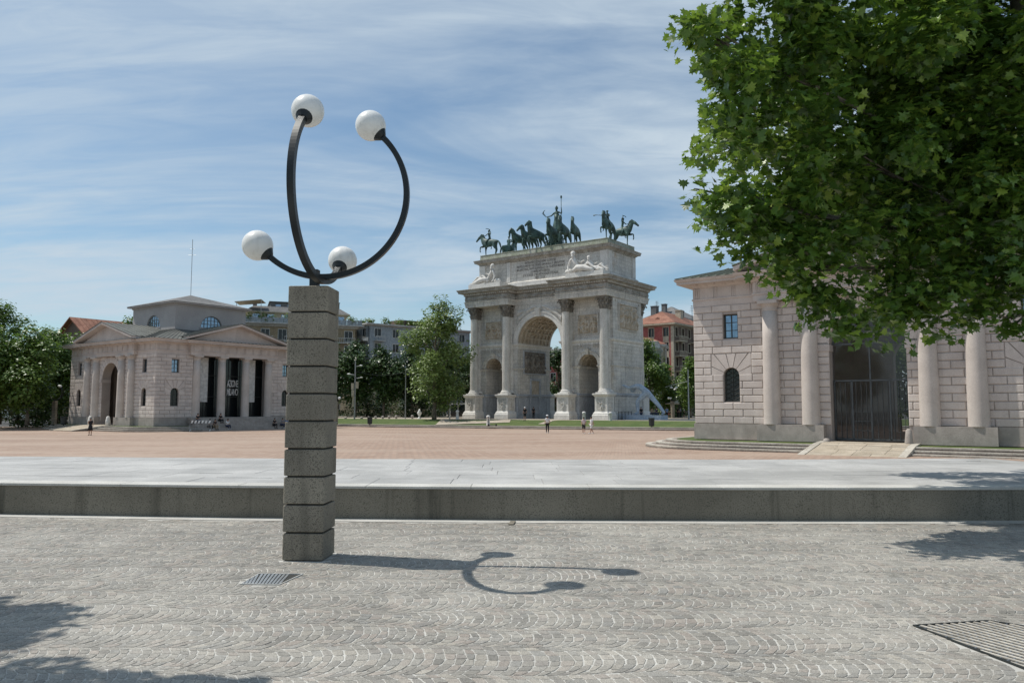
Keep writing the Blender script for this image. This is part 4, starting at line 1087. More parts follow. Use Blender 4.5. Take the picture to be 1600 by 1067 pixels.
# left house: glazed bays behind the columns of its right face, with the lettering
def text_mesh(cu):
    o = bpy.data.objects.new('t', cu); COL.objects.link(o)
    me = bpy.data.meshes.new_from_object(o.evaluated_get(bpy.context.evaluated_depsgraph_get())); COL.objects.unlink(o); bpy.data.objects.remove(o)
    return me
def bays():
    T = front('E')
    for i, (x0, x1) in enumerate(((4.4, 7.25), (7.25, 10.15), (10.15, 13.0))):
        fr = MB()
        for x in (x0, (x0 + x1) / 2, x1 - .07): fr.box(x, 1.0, .8, x + .07, 1.08, 7.1)
        for z in (.8, 2.9, 5.1, 7.0): fr.box(x0, 1.0, z, x1, 1.08, z + .08)
        fr.xf(lambda p: tuple(T @ Vector(p))); w = fr.build('glazed_bay', 'darkmetal', lh_)
        pn = MB(); pn.quad((x0, 1.04, .8), (x1, 1.04, .8), (x1, 1.04, 7.1), (x0, 1.04, 7.1)); pn.xf(lambda p: tuple(T @ Vector(p))); pn.build('pane', 'glass', w)
        if i != 1:   # pale curtains hang behind the outer bays, seen at their edge
            cu = MB(); k0 = x0 + .95; pts = [(k0 + .085 * k, .96 + .03 * (k % 2)) for k in range(12)]
            for (a, c), (d, e) in zip(pts, pts[1:]): cu.quad((a, c, 2.4), (d, e, 2.4), (d, e, 7.0), (a, c, 7.0))
            cu.xf(lambda p: tuple(T @ Vector(p))); cu.build('curtain', 'curtain', lh_)
    # text on the middle bay
    for k, (txt, z) in enumerate((('AZIONE', 4.02), ('MILANO', 3.12))):
        cu = bpy.data.curves.new('lettering', 'FONT'); cu.body = txt; cu.size = 1.12; cu.extrude = .01; cu.align_x = 'CENTER'; cu.space_character = .86; cu.offset = .012
        cu.materials.append(M['sign'])
        o = put(text_mesh(cu), 'lettering', lh_); o.matrix_local = T @ Matrix.Translation((9.2, .93, z)) @ Matrix.Rotation(R(90), 4, 'X') @ Matrix.Diagonal((.36, .92, 1, 1))
bays()
b = MB(); b.tube([(0, 0, 14.5), (0, 0, 21.0)], .035, 6)
for z, l in ((19.2, .5), (19.9, .35)): b.tube([(-l, 0, z), (l, 0, z)], .015, 4)
ap = HL + (U + V) * (L / 2 * KH); b.xf(lambda p: (p[0], p[1], (p[2] - 14.5) * KH)); b.build('antenna_mast', 'steel', loc=(ap.x, ap.y, HL.z + 14.5 * KH), label='thin metal antenna mast on the roof peak of the far toll house', cat='antenna')
# ---- steps round the houses
def rrect(org, x0, x1, y0, y1):
    def P(o):
        r_ = max(.3, 2.2 + o); X0, X1, Y0, Y1 = x0 - o, x1 + o, y0 - o, y1 + o; pts = []
        for cx, cy, a0 in ((X0 + r_, Y0 + r_, 180), (X1 - r_, Y0 + r_, 270), (X1 - r_, Y1 - r_, 0), (X0 + r_, Y1 - r_, 90)):
            for i in range(7):
                a = R(a0 + 15 * i); q = org + U * (cx + r_ * math.cos(a)) + V * (cy + r_ * math.sin(a)); pts.append((q.x, q.y))
        return pts
    return P
LK = L * KH
def steps(name, label, org, z0, zt, o_in, rise=3, y_in=None):
    P = rrect(org, -.6, LK + .6, -.6, LK + .6)
    root = thing(name, label, 'steps'); root['kind'] = 'structure'
    hz = (zt - z0) / rise; o = o_in
    for i in range(rise):      # riser + tread
        za, zb = z0 + hz * i, z0 + hz * (i + 1); nxt = o - .62
        b = MB(); a, c = P(o), P(nxt); n = len(a)
        for j in range(n):
            k = (j + 1) % n; b.quad((*a[j], za - .02), (*a[k], za - .02), (*a[k], zb), (*a[j], zb))
        b.build('riser', 'kerbdark', root)
        # kerb stones as pieces along the front
        pts = [Vector((*p, 0)) for p in a] + [Vector((*a[0], 0))]; cpt = [Vector((*p, 0)) for p in c] + [Vector((*c[0], 0))]
        b = MB()
        for j in range(n):
            A, B, Cc, D = pts[j], pts[j + 1], cpt[j + 1], cpt[j]
            ln = (B - A).length; m = max(1, int(ln / 1.6))
            for q in range(m):
                u0, u1 = q / m, (q + 1) / m - .012 / ln * m / m
                p0, p1, p2, p3 = A.lerp(B, u0), A.lerp(B, u1), D.lerp(Cc, u1), D.lerp(Cc, u0)
                p3 = p0.lerp(p3, .55); p2 = p1.lerp(p2, .55)
                out = (p0 - p3).normalized() * .015
                midy = (p0 + p1) / 2
                pxx = 800 + F * midy.x / midy.y
                bb = MB(); bb.loops([[p0 + out + Vector((0, 0, zb - .06)), p1 + out + Vector((0, 0, zb - .06)), p2 + Vector((0, 0, zb - .06)), p3 + Vector((0, 0, zb - .06))], [p0 + out + Vector((0, 0, zb + .012)), p1 + out + Vector((0, 0, zb + .012)), p2 + Vector((0, 0, zb + .012)), p3 + Vector((0, 0, zb + .012))]])
                if -20 < pxx < 1620 and (midy - org - (U + V) * LK / 2).dot(Vector((0, 1, 0))) < 3: bb.build('kerb_stone', 'kerb', root)
        for j in range(n):
            k = (j + 1) % n; b.quad((*a[j], zb), (*a[k], zb), (*c[k], zb), (*c[j], zb))
        b.build('tread', 'kerbdark', root)
        o = nxt
    a = P(o); c = P(o - 1.3); b = MB(); n = len(a)
    for j in range(n):
        k = (j + 1) % n; b.quad((*a[j], zt + .004), (*a[k], zt + .004), (*c[k], zt + .03), (*c[j], zt + .03))
    b.build('grass_strip', 'grass', root, kind='stuff')
    b = MB(); b.quad(*[(*p, zt + .02) for p in P(o - 1.25)]); b.build('paved_top', 'flag', root)
    return root
stR = steps('toll_house_steps', 'worn kerb steps and thin grass strip round the near toll house', HR, -.76, -.34, 2.9)
stL = steps('toll_house_steps', 'low kerb steps round the far toll house', HL, -1.02, -.53, 2.6)
# paved ramps leading to the arches
def ramp(org, zt, z0, x0, x1, y0, label, nx=4, ny=6, cond=True):
    root = thing('entrance_path', label, 'path'); root['kind'] = 'structure'; rr = random.Random(9)
    def Pz(x, y):
        t = max(0, min(1, (y - y0) / (-y0 - 1.5))); q = org + U * x + V * y
        return Vector((q.x, q.y, z0 + (zt - z0) * t))
    for j in range(ny):
        ya, yb = y0 + (0 - y0) * j / ny, y0 + (0 - y0) * (j + 1) / ny; x = x0 + .35
        while x < x1 - .36:
            l = min(rr.uniform(.8, 1.6), x1 - .35 - x)
            if l < .25: break
            g = .02; b = MB(); lo = [Pz(x, ya), Pz(x + l - g, ya), Pz(x + l - g, yb - g), Pz(x, yb - g)]
            z = Vector((0, 0, .035 + rr.uniform(0, .012))); b.loops([[p - Vector((0, 0, .12)) for p in lo], [p + z for p in lo]]); b.build('flagstone', 'flag', root); x += l
    for xx in (x0, x1 - .34):
        for j in range(3):
            ya, yb = y0 + (-.6 - y0) * j / 3, y0 + (-.6 - y0) * (j + 1) / 3 - .02
            b = MB(); lo = [Pz(xx, ya), Pz(xx + .34, ya), Pz(xx + .34, yb), Pz(xx, yb)]
            b.loops([[p - Vector((0, 0, .5)) for p in lo], [p + Vector((0, 0, .07)) for p in lo]]); b.build('border_stone', 'kerb', root)
    b = MB(); lo = [Pz(x0, y0), Pz(x1, y0), Pz(x1, 0), Pz(x0, 0)]; b.loops([[p - Vector((0, 0, .5)) for p in lo], [p + Vector((0, 0, .02)) for p in lo]]); b.build('bed', 'kerbdark', root)
    return root
ramp(HR, -.27, -.78, 7.3, 12.1, -5.0, 'tan flagstone path rising to the glass doorway of the near toll house')
ramp(HL, -.47, -.98, 7.0, 12.4, -5.2, 'pale path rising to the arch of the far toll house')
# broad stair in front of the glazed bays of the far house
root = thing('portico_stairs', 'shaded stone stairs below the glazed bays of the far toll house', 'stairs')
for i in range(6):
    b = MB(); d0 = 3.4 - i * .42; zb = -.98 + i * .24; T = front('E'); 
    n = 0; b.box(3.3 * KH, -d0, zb - .3, (L - 3.3) * KH, .0 - .5, zb + .235 if i < 5 else zb + .16)
    Tk = Matrix.Translation((LK, 0, 0)) @ Matrix.Rotation(R(90), 4, 'Z')
    Wm = Matrix.Translation((HL.x, HL.y, 0)) @ Matrix.Rotation(GRZ, 4, 'Z') @ Tk
    b.xf(lambda p: tuple(Wm @ Vector(p))); b.build('step', 'houseplinth', root)
# ------------------------------------------------------------------ the triumphal arch
AW, AD = 24.3, 12.8
Y0, Y1 = 2.25, 10.55
AO = Vector((12.36, 100, -.1)) - U * AW
ar = thing('triumphal_arch', 'great marble triumphal arch with three vaulted openings, fluted columns and a tall attic', 'triumphal arch', AO, GRZ)
def E_(v): return tuple(v)
SECT = ((.4, 8.2, 4.15, 1.5, 7.3), (8.2, 16.1, 12.15, 3.7, 10.8), (16.1, 23.9, 20.15, 1.5, 7.3))
for x0, x1, cx, hf, sp in SECT:
    b = MB(); b.archwall(x0, x1, 0, 16.3, cx, hf, sp, Y0, Y1, 24); b.build('pier_wall', 'marble', ar)
    # warm stained vault with coffers: rings and bars standing off the soffit
    v = MB(); n = 22
    for i in range(n):
        a, c = math.pi * i / n, math.pi * (i + 1) / n
        v.quad((cx - (hf - .02) * math.cos(a), Y1 - .1, sp + (hf - .02) * math.sin(a)), (cx - (hf - .02) * math.cos(c), Y1 - .1, sp + (hf - .02) * math.sin(c)), (cx - (hf - .02) * math.cos(c), Y0 + .1, sp + (hf - .02) * math.sin(c)), (cx - (hf - .02) * math.cos(a), Y0 + .1, sp + (hf - .02) * math.sin(a)))
    vo = v.build('vault', 'marble_warm', ar)
    rb = MB(); nr = 9 if hf > 2 else 7; nb_ = 13 if hf > 2 else 8; rw = .13 if hf > 2 else .09; dp = .2 if hf > 2 else .12
    for k in range(nr):
        y = Y0 + .5 + (Y1 - Y0 - 1.0) * k / (nr - 1)
        rings = []
        for i in range(n + 1):
            a = math.pi * i / n; c_, s_ = -math.cos(a), math.sin(a)
            rings.append([(cx + c_ * (hf - dp), y - rw, sp + s_ * (hf - dp)), (cx + c_ * hf, y - rw, sp + s_ * hf), (cx + c_ * hf, y + rw, sp + s_ * hf), (cx + c_ * (hf - dp), y + rw, sp + s_ * (hf - dp))])
        rb.loops(rings)
    for k in range(nb_ + 1):
        a = math.pi * k / nb_; w = rw / hf
        def q(aa, r_): return (cx - r_ * math.cos(aa), sp + r_ * math.sin(aa))
        P = [q(a - w, hf - dp + .01), q(a + w, hf - dp + .01), q(a + w, hf), q(a - w, hf)]
        rb.loops([[(x, Y0 + .4, z) for x, z in P], [(x, Y1 - .4, z) for x, z in P]])
    rb.build('coffer_ribs', 'marble_warm', vo)
    for (ya, yb) in ((Y0 - .2, Y0 + .02), (Y1 - .02, Y1 + .2)):
        o = MB()
        o.archring(cx, hf + .0, sp, .55 if hf > 2 else .38, ya, yb, 24)
        o.archring(cx, hf + (.55 if hf > 2 else .38), sp, .14, ya - (.08 if ya < 5 else 0), yb + (.08 if ya > 5 else 0), 24)
        k0 = .42 if hf > 2 else .26
        o.loops([[(cx - k0 * .7, ya - .2, sp + hf - .1), (cx + k0 * .7, ya - .2, sp + hf - .1), (cx + k0 * .7, yb + .2, sp + hf - .1), (cx - k0 * .7, yb + .2, sp + hf - .1)],
                 [(cx - k0, ya - .45, sp + hf + (1.1 if hf > 2 else .75)), (cx + k0, ya - .45, sp + hf + (1.1 if hf > 2 else .75)), (cx + k0, yb + .45, sp + hf + (1.1 if hf > 2 else .75)), (cx - k0, yb + .45, sp + hf + (1.1 if hf > 2 else .75))]])
        o.build('archivolt', 'marble_white' if hf > 2 else 'marble', ar)
# impost courses and piers' base mould
b = MB()
def pierpoly(x0, x1): return [(x0, Y0), (x1, Y0), (x1, Y1), (x0, Y1)]
for x0, x1 in ((.4, 2.65), (21.65, 23.9)):
    b.sweep(pierpoly(x0, x1), [(-.1, 6.75), (.04, 6.78), (.05, 7.0), (.16, 7.1), (.2, 7.24), (.02, 7.3)])
for x0, x1 in ((5.65, 8.45), (15.85, 18.65)):
    b.sweep(pierpoly(x0, x1), [(-.1, 6.75), (.04, 6.78), (.05, 7.0), (.16, 7.1), (.2, 7.24), (.02, 7.3)])
b.build('side_impost', 'marble', ar)
b = MB()
P = [(.4, Y0), (8.45, Y0), (8.45, Y1), (.4, Y1)]
for P in ([(.4, Y0), (8.45, Y0), (8.45, Y1), (.4, Y1)], [(15.85, Y0), (23.9, Y0), (23.9, Y1), (15.85, Y1)]):
    b.sweep(P, [(-.1, 10.0), (.05, 10.04), (.06, 10.35), (.2, 10.45), (.28, 10.62), (.3, 10.75), (.02, 10.82)])
b.build('impost_cornice', 'marble_white', ar)
b = MB()
for x0, x1 in ((.4, 2.65), (5.65, 8.45), (15.85, 18.65), (21.65, 23.9)):
    b.sweep(pierpoly(x0, x1), [(.1, 0), (.1, .75), (.03, .85), (.03, 3.05), (.12, 3.12), (.2, 3.3), (.16, 3.42), (.01, 3.5)])
b.build('pier_base', 'marble_grey', ar)
# entablature and attic
PLAN = [(.2, .2), (8.15, .2), (8.15, Y0 - .1), (16.15, Y0 - .1), (16.15, .2), (24.1, .2), (24.1, AD - .2), (16.15, AD - .2), (16.15, Y1 + .1), (8.15, Y1 + .1), (8.15, AD - .2), (.2, AD - .2)]
b = MB(); b.sweep(PLAN, [(-.3, 16.28), (-.06, 16.3), (-.06, 16.52), (-.02, 16.54), (-.02, 16.76), (.02, 16.78), (.02, 16.98), (.12, 17.05), (.12, 17.12), (-.03, 17.14)]); b.build('architrave', 'marble', ar)
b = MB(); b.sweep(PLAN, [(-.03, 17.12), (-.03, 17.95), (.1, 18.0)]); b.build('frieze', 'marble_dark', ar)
b = MB(); b.sweep(PLAN, [(-.1, 17.96), (.12, 18.0), (.12, 18.22), (.3, 18.28), (.34, 18.34), (.72, 18.38), (.74, 18.6), (.82, 18.66), (.92, 18.85), (.9, 18.9), (-.3, 18.97)]); b.build('cornice', 'cornice', ar)
b = MB()
def dent(p0, p1, n_):
    d = (Vector(p1) - Vector(p0)); ln = d.length; d.normalize(); nn = Vector((d.y, -d.x)); m = int(ln / .36)
    for i in range(m):
        c = Vector(p0) + d * ((i + .5) * ln / m)
        q = [c - d * .1 + nn * .05, c + d * .1 + nn * .05, c + d * .1 + nn * .3, c - d * .1 + nn * .3]
        b.loops([[(p.x, p.y, 18.03) for p in q], [(p.x, p.y, 18.24) for p in q]])
for i in range(6): dent(PLAN[i], PLAN[i + 1], 0)
b.build('dentil_row', 'marble', ar, kind='stuff')
# relief panels
rr = random.Random(4)
def panel(name, w, h, T, nfig, nx, nz, depth=.22, mat='marble_dark', frame=.16, fmat='marble'):
    b = MB(); relief(b, w, h, nx, nz, relief_fn(w, h, rr, nfig, depth * 1.5), T); o = b.build(name, mat, ar, True)
    if frame:
        fb = MB()
        for q in ((-frame, -frame, 0, h + frame), (w, -frame, w + frame, h + frame)): fb.box(q[0], -.14, q[1], q[2], .02, q[3])
        fb.box(0, -.14, -frame, w, .02, 0); fb.box(0, -.14, h, w, .02, h + frame)
        fb.xf(lambda p: tuple(T @ Vector(p))); fb.build('panel_frame', fmat, ar)
def TS(x, z, y=Y0): return Matrix.Translation((x, y - .01, z))
def TE(y, z, x=23.9): return Matrix.Translation((x + .01, y, z)) @ Matrix.Rotation(R(90), 4, 'Z')
for cx in (4.15, 20.15):
    panel('relief_panel', 3.0, 2.5, TS(cx - 1.5, 11.6), 5, 44, 36, .25, 'marble_warm')
    panel('relief_band', 3.6, .75, TS(cx - 1.8, 9.2 + .45), 9, 60, 12, .12, 'marble', 0)
panel('relief_panel', 5.2, 3.3, TE(3.9, 12.2), 6, 56, 40, .3, 'marble_warm', .2)
panel('relief_panel', 5.4, 3.1, TE(3.7, 6.6, 8.45), 8, 56, 34, .25, 'marble_dark', .2, 'marble_grey')
# friezes with swags
def swag(w, h, per, depth):
    def f(u, v):
        q = (u % per) / per; zc = h * (.72 - .42 * math.sin(math.pi * q)); t_ = abs(v - zc) / (h * .16)
        e = math.sqrt(1 - t_ * t_) * depth if t_ < 1 else 0
        c = math.hypot((q - .0 if q < .5 else q - 1) * per, v - h * .5) / (h * .34)
        if c < 1: e = max(e, math.sqrt(1 - c * c) * depth * 1.2)
        e *= .8 + .35 * math.sin(u * 23) * math.sin(v * 31)
        return max(e, 0)
    return f
b = MB()
for x0, x1, y in ((.25, 8.1, .2), (8.2, 16.1, Y0 - .1), (16.2, 24.05, .2)):
    relief(b, x1 - x0, .76, int((x1 - x0) * 14), 12, swag(x1 - x0, .76, 1.31, .2), Matrix.Translation((x0, y + .02, 17.16)))
relief(b, 2.0, .76, 28, 12, swag(2.0, .76, 1.0, .12), Matrix.Translation((8.13, .25, 17.16)) @ Matrix.Rotation(R(90), 4, 'Z'))
relief(b, AD - .5, .76, 150, 12, swag(AD - .5, .76, 1.37, .13), Matrix.Translation((24.08, .25, 17.16)) @ Matrix.Rotation(R(90), 4, 'Z'))
b.build('frieze_swags', 'cornice', ar, True, kind='stuff')
b = MB()
w, h = 7.6, 5.3; fn = relief_fn(w, h, rr, 2, .2)
# winged figures in the spandrels
figs = []
for s_ in (-1, 1):
    cx0 = 12.15
    def PP(a, r_): return (cx0 + s_ * r_ * math.sin(a), 10.8 + r_ * math.cos(a))
    figs += [(PP(.42, 4.9), PP(.68, 4.85), .33), (PP(.30, 4.98), PP(.31, 4.97), .24), (PP(.68, 4.85), PP(.95, 5.0), .27), (PP(.95, 5.0), PP(1.2, 4.85), .18), (PP(.72, 4.9), PP(1.05, 4.8), .2), (PP(.5, 5.2), PP(.75, 5.9), .2), (PP(.55, 5.3), PP(.9, 6.0), .16), (PP(.42, 5.0), PP(.12, 5.1), .12), (PP(1.15, 5.3), PP(1.3, 5.3), .2)]
    figs += [(PP(rr.uniform(.5, 1.4), rr.uniform(4.9, 6.0)), PP(rr.uniform(.5, 1.4), rr.uniform(4.9, 6.0)), .1) for _ in range(5)]
nx, nz = 80, 60; n0 = len(b.v)
vals = {}
for j in range(nz + 1):
    for i in range(nx + 1):
        X, Z = 8.35 + w * i / nx, 10.85 + (5.4) * j / nz; best = 0
        for (a_, b_), (c_, d_), r_ in figs:
            dx, dz = c_ - a_, d_ - b_; q = dx * dx + dz * dz + 1e-9; tt = max(0, min(1, ((X - a_) * dx + (Z - b_) * dz) / q)); ds = math.hypot(X - a_ - dx * tt, Z - b_ - dz * tt)
            if ds < r_: best = max(best, math.sqrt(1 - (ds / r_) ** 2) * .22)
        b.v.append((X, Y0 - .012 - best, Z))
for j in range(nz):
    for i in range(nx):
        X, Z = 8.35 + w * (i + .5) / nx, 10.85 + 5.4 * (j + .5) / nz
        if math.hypot(X - 12.15, Z - 10.8) < 4.36: continue
        a_ = n0 + j * (nx + 1) + i; b.f.append((a_, a_ + 1, a_ + nx + 2, a_ + nx + 1))
b.build('spandrel_relief', 'marble', ar, True)
# inner door and wall courses
b = MB(); b.box(8.44, 5.2, 0, 8.62, 5.5, 5.5); b.box(8.44, 7.6, 0, 8.62, 7.9, 5.5); b.box(8.44, 5.2, 5.5, 8.7, 7.9, 5.8); b.build('door_surround', 'marble_grey', ar)
b = MB(); b.box(8.3, 5.5, 0, 8.47, 7.6, 5.5); b.build('inner_door', 'marble_warm', ar)
bl = Blocks()
for r_ in range(13):
    z = 3.52 + r_ * .5; y = Y0 + .1 - (.7 if r_ % 2 else 0)
    while y < Y1 - .1:
        l = rr.uniform(1.1, 1.7); a, c = max(y, Y0 + .1), min(y + l, Y1 - .1)
        if c - a > .25: bl.add(round(c - a - .03, 1), .47, TE((a + c) / 2, z, 23.87 + rr.choice((0, .012))), r_ * .1)
        y += l
for r_ in range(7):
    z = .87 + r_ * .31; y = Y0 + .1 - (.5 if r_ % 2 else 0)
    while y < Y1 - .1:
        l = rr.uniform(1.0, 1.6); a, c = max(y, Y0 + .1), min(y + l, Y1 - .1)
        if c - a > .25: bl.add(round(c - a - .03, 1), .285, TE((a + c) / 2, z, 23.9 + .03), 50)
        y += l
for x0, x1 in ((8.45, 8.45),):
    for r_ in range(6):
        z = 3.52 + r_ * .5; y = Y0 + .3
        while y < Y1 - .2:
            l = rr.uniform(1.1, 1.6); c = min(y + l, Y1 - .2)
            if not (y < 7.9 and c > 5.2) : bl.add(round(c - y - .03, 1), .47, TE((y + c) / 2, z, 8.43), 80)
            y += l
for cx0, cx1 in ((.5, 2.5), (5.8, 8.3), (16.0, 18.5), (21.8, 23.8)):
    for r_ in range(6):
        z = 3.6 + r_ * .52
        bl.add(round(cx1 - cx0, 1), .49, TS((cx0 + cx1) / 2, z, Y0 + .01), 60)
bl.flush(ar, 'stone_block', 'marble', 'marble', .045, .015)
# columns: pedestal, base, fluted shaft, leafy capital
def shaft():
    b = MB(); b.lathe([(.60, 4.0), (.60, 4.1), (.57, 4.2), (.565, 7.0), (.545, 10.0), (.50, 14.3), (.50, 14.45), (.54, 14.55), (.5, 14.6)], seg=48, flute=.055); return b.mesh('column', 'marble_col')
def capital():
    b = MB(); b.lathe([(.48, 14.6), (.5, 15.2), (.6, 15.8), (.76, 16.05)], seg=20)
    for tier, (z, r0, h, out) in enumerate(((14.62, .5, .55, .26), (15.0, .52, .62, .3), (15.45, .58, .55, .26))):
        for k in range(8):
            a = 2 * math.pi * (k + .5 * (tier % 2)) / 8; ca, sa = math.cos(a), math.sin(a); tx, ty = -sa, ca
            pts = []
            for q, (rr_, zz, ww) in enumerate(((r0, z, .17), (r0 + .08, z + h * .6, .19), (r0 + out * .75, z + h * .95, .13), (r0 + out, z + h * .82, .05))):
                pts.append([(ca * rr_ + tx * ww, sa * rr_ + ty * ww, zz), (ca * (rr_ + .05), sa * (rr_ + .05), zz), (ca * rr_ - tx * ww, sa * rr_ - ty * ww, zz), (ca * (rr_ - .06), sa * (rr_ - .06), zz)])
            b.loops(pts)
    for sx in (-1, 1):
        for sy in (-1, 1):
            b.tube([(sx * .45, sy * .45, 15.55), (sx * .66, sy * .66, 15.98), (sx * .78, sy * .78, 15.96), (sx * .8, sy * .8, 15.82), (sx * .72, sy * .72, 15.78)], [.07, .09, .09, .08, .05], 6)
    b.box(-.72, -.72, 16.06, .72, .72, 16.29)
    return b.mesh('capital', 'marble_dark')
def base():
    b = MB(); b.box(-.86, -.86, 3.46, .86, .86, 3.62); b.lathe([(.82, 3.62), (.86, 3.68), (.82, 3.76), (.7, 3.79), (.7, 3.84), (.74, 3.88), (.7, 3.95), (.62, 4.0)], seg=24); return b.mesh('column_base', 'marble_white')
def pedestal():
    b = MB(); sq = [(-1, -1), (1, -1), (1, 1), (-1, 1)]
    b.sweep([(x * .92, y * .92) for x, y in sq], [(.28, 0), (.28, .62), (.2, .7), (.2, .82), (.04, 1.05), (0, 1.1), (0, 3.02), (.06, 3.06), (.2, 3.2), (.26, 3.3), (.26, 3.44), (.1, 3.46)])
    return b.mesh('pedestal', 'marble_white')
ms = shaft(), capital(), base(), pedestal()
pr = MB(); relief(pr, 1.3, 1.7, 16, 22, relief_fn(1.3, 1.7, rr, 1, .12), Matrix.Translation((-.65, -.925, 1.2)))
relief(pr, 1.3, 1.7, 16, 22, relief_fn(1.3, 1.7, rr, 1, .12), Matrix.Translation((.925, -.65, 1.2)) @ Matrix.Rotation(R(90), 4, 'Z'))
prm = pr.mesh('pedestal_relief', 'marble', True)
for y in (1.2, AD - 1.2):
    for x in (1.2, 7.1, 17.2, 23.1):
        o = put(ms[0], 'column', ar, (x, y, 0))
        for m_, n_ in ((ms[1], 'capital'), (ms[2], 'column_base'), (ms[3], 'pedestal')): put(m_, n_, o)
        if y < 5: put(prm, 'pedestal_relief', o)
pil = MB(); pil.lathe([(.52, 4.0), (.5, 4.2), (.5, 10), (.46, 14.6)], seg=32, flute=.06); pm = pil.mesh('engaged_column', 'marble_col')
for y in (Y0 - .05, Y1 + .05):
    for x in (1.2, 7.1, 17.2, 23.1):
        o = put(pm, 'engaged_column', ar, (x, y, 0)); put(ms[1], 'capital', o); put(ms[2], 'column_base', o)
# attic
AX0, AX1, AY0, AY1 = 1.2, 23.1, 2.55, 10.45
AP = [(AX0, AY0), (AX1, AY0), (AX1, AY1), (AX0, AY1)]
b = MB(); b.sweep(AP, [(.35, 18.9), (.35, 19.55), (.28, 19.62), (.1, 19.75), (0, 19.8), (0, 22.9), (-.2, 22.95)]); b.build('attic_wall', 'marble', ar)
b = MB(); b.sweep(AP, [(-.1, 22.7), (.03, 22.72), (.1, 22.9), (.3, 23.05), (.34, 23.1), (.62, 23.14), (.66, 23.4), (.74, 23.55), (.1, 23.62)]); b.build('attic_cornice', 'cornice', ar)
b = MB(); b.sweep([(AX0 + .1, AY0 + .1), (AX1 - .1, AY0 + .1), (AX1 - .1, AY1 - .1), (AX0 + .1, AY1 - .1)], [(.1, 23.5), (.12, 23.6), (.05, 24.3), (.1, 24.35), (.1, 24.42), (0, 24.45)]); b.build('roof_parapet', 'moss', ar)
b = MB()
for x0, x1 in ((AX0 - .01, AX0 + 1.1), (6.3, 6.9), (17.4, 18.0), (AX1 - 1.1, AX1 + .01)): b.box(x0, AY0 - .14, 19.8, x1, AY0 + .02, 22.75)
for y0, y1 in ((AY0 + .02, AY0 + .9), (AY1 - .9, AY1)): b.box(AX1 - .02, y0, 19.8, AX1 + .12, y1, 22.75)
b.build('attic_pilaster', 'marble_white', ar)
b = MB()
for x0, x1 in ((.75, 6.6), (17.7, 23.55)): b.box(x0, .35, 18.95, x1, AY0 - .3, 19.72); 
b.box(7.6, 1.55, 18.95, 16.7, AY0 - .36, 19.5)
b.build('statue_ledge', 'marble_white', ar)
lines = ['ENTRANDO COLL ARMI GLORIOSE', 'NAPOLEONE III E VITTORIO EMANUELE II LIBERATORI', 'MILANO ESULTANTE CANCELLO DA QUESTO MARMO', 'LE IMPRONTE SERVILI', "E VI SCRISSE L'INDIPENDENZA D'ITALIA", 'MDCCCLIX']
for i, tx in enumerate(lines):
    cu = bpy.data.curves.new('inscription', 'FONT'); cu.body = tx; cu.size = .5; cu.extrude = .015; cu.align_x = 'CENTER'; cu.materials.append(M['carve']); cu.offset = .004; cu.space_character = 1.1
    put(text_mesh(cu), 'inscription', ar, (12.15, AY0 - .012, 22.22 - i * .455), rot=(R(90), 0, 0), scale=(.62, 1, 1))

# ------------------------------------------------------------------ sculpture
def place(name, label, cat, x, y, z, rz, sc, group=None):
    p = AO + U * x + V * y
    return thing(name, label, cat, (p.x, p.y, AO.z + z), GRZ + rz, group, sc)
hm = {k: horse_mesh(k) for k in (1, 2, 3, 4)}
RIDE = dict(pelvis=(0, .05, 1.68), waist=(0, .05, 1.83), chest=(0, 0, 2.05), nb=(0, -.02, 2.2), neck=(0, -.03, 2.28), head=(0, -.05, 2.38), top=(0, -.03, 2.46), nose=(0, -.14, 2.37),
    shl=(.17, 0, 2.18), shr=(-.17, 0, 2.18), ell=(.3, -.15, 2.0), wrl=(.22, -.35, 1.98), hal=(.2, -.42, 1.98), hil=(.2, 0, 1.6), hir=(-.2, 0, 1.6), knl=(.36, -.2, 1.3), knr=(-.36, -.2, 1.3), cal=(.38, -.12, 1.12), car=(-.38, -.12, 1.12), anl=(.38, 0, .88), anr=(-.38, 0, .88), tol=(.4, -.14, .8), tor=(-.4, -.14, .8))
def rider_mesh(up):
    d = dict(RIDE)
    if up: d.update(elr=(-.34, -.1, 2.4), wrr=(-.2, -.15, 2.62), har=(-.12, -.17, 2.66))
    else: d.update(elr=(-.42, -.05, 2.14), wrr=(-.68, -.1, 2.2), har=(-.76, -.12, 2.22))
    return skin_mesh('rider', human(**d), HE, 'pelvis', 'bronze', 2)
rm = {0: rider_mesh(0), 1: rider_mesh(1)}
HS = 1.62; TOP = 24.43
def equestrian(label, x, y, rz, hv, up):
    t_ = place('equestrian_statue', label, 'statue', x, y, TOP, rz, HS, 'bronze riders at the corners of the arch roof')
    put(hm[hv], 'horse', t_); put(rm[up], 'rider', t_)
    b = MB()
    if up: b.tube([(-.35, -.17, 2.66), (.1, -.17, 2.68), (.3, -.17, 2.63)], .03, 6)
    else: b.tube([(-.74, -.12, 2.2), (-1.05, -.16, 2.26), (-1.25, -.18, 2.24)], [.02, .03, .06], 6)
    b.build('wreath' if up else 'trumpet', 'bronze', t_)
    b = MB(); b.lathe([(.1, 0), (.115, .04), (.07, .1)], 0, -.03, 2.43, 10); b.build('helmet', 'bronze', t_, True)
    return t_
equestrian('bronze rider with raised arms at the left front corner of the arch roof', 1.9, 3.9, R(-90), 1, 1)
equestrian('bronze rider seen from behind at the left rear corner of the arch roof', 1.7, 9.2, R(180), 4, 0)
equestrian('bronze rider with outstretched arm at the right front corner of the arch roof', 22.3, 4.0, R(0) , 2, 0)
equestrian('bronze rider on a prancing horse at the right rear corner of the arch roof', 22.0, 9.0, R(90), 1, 1)
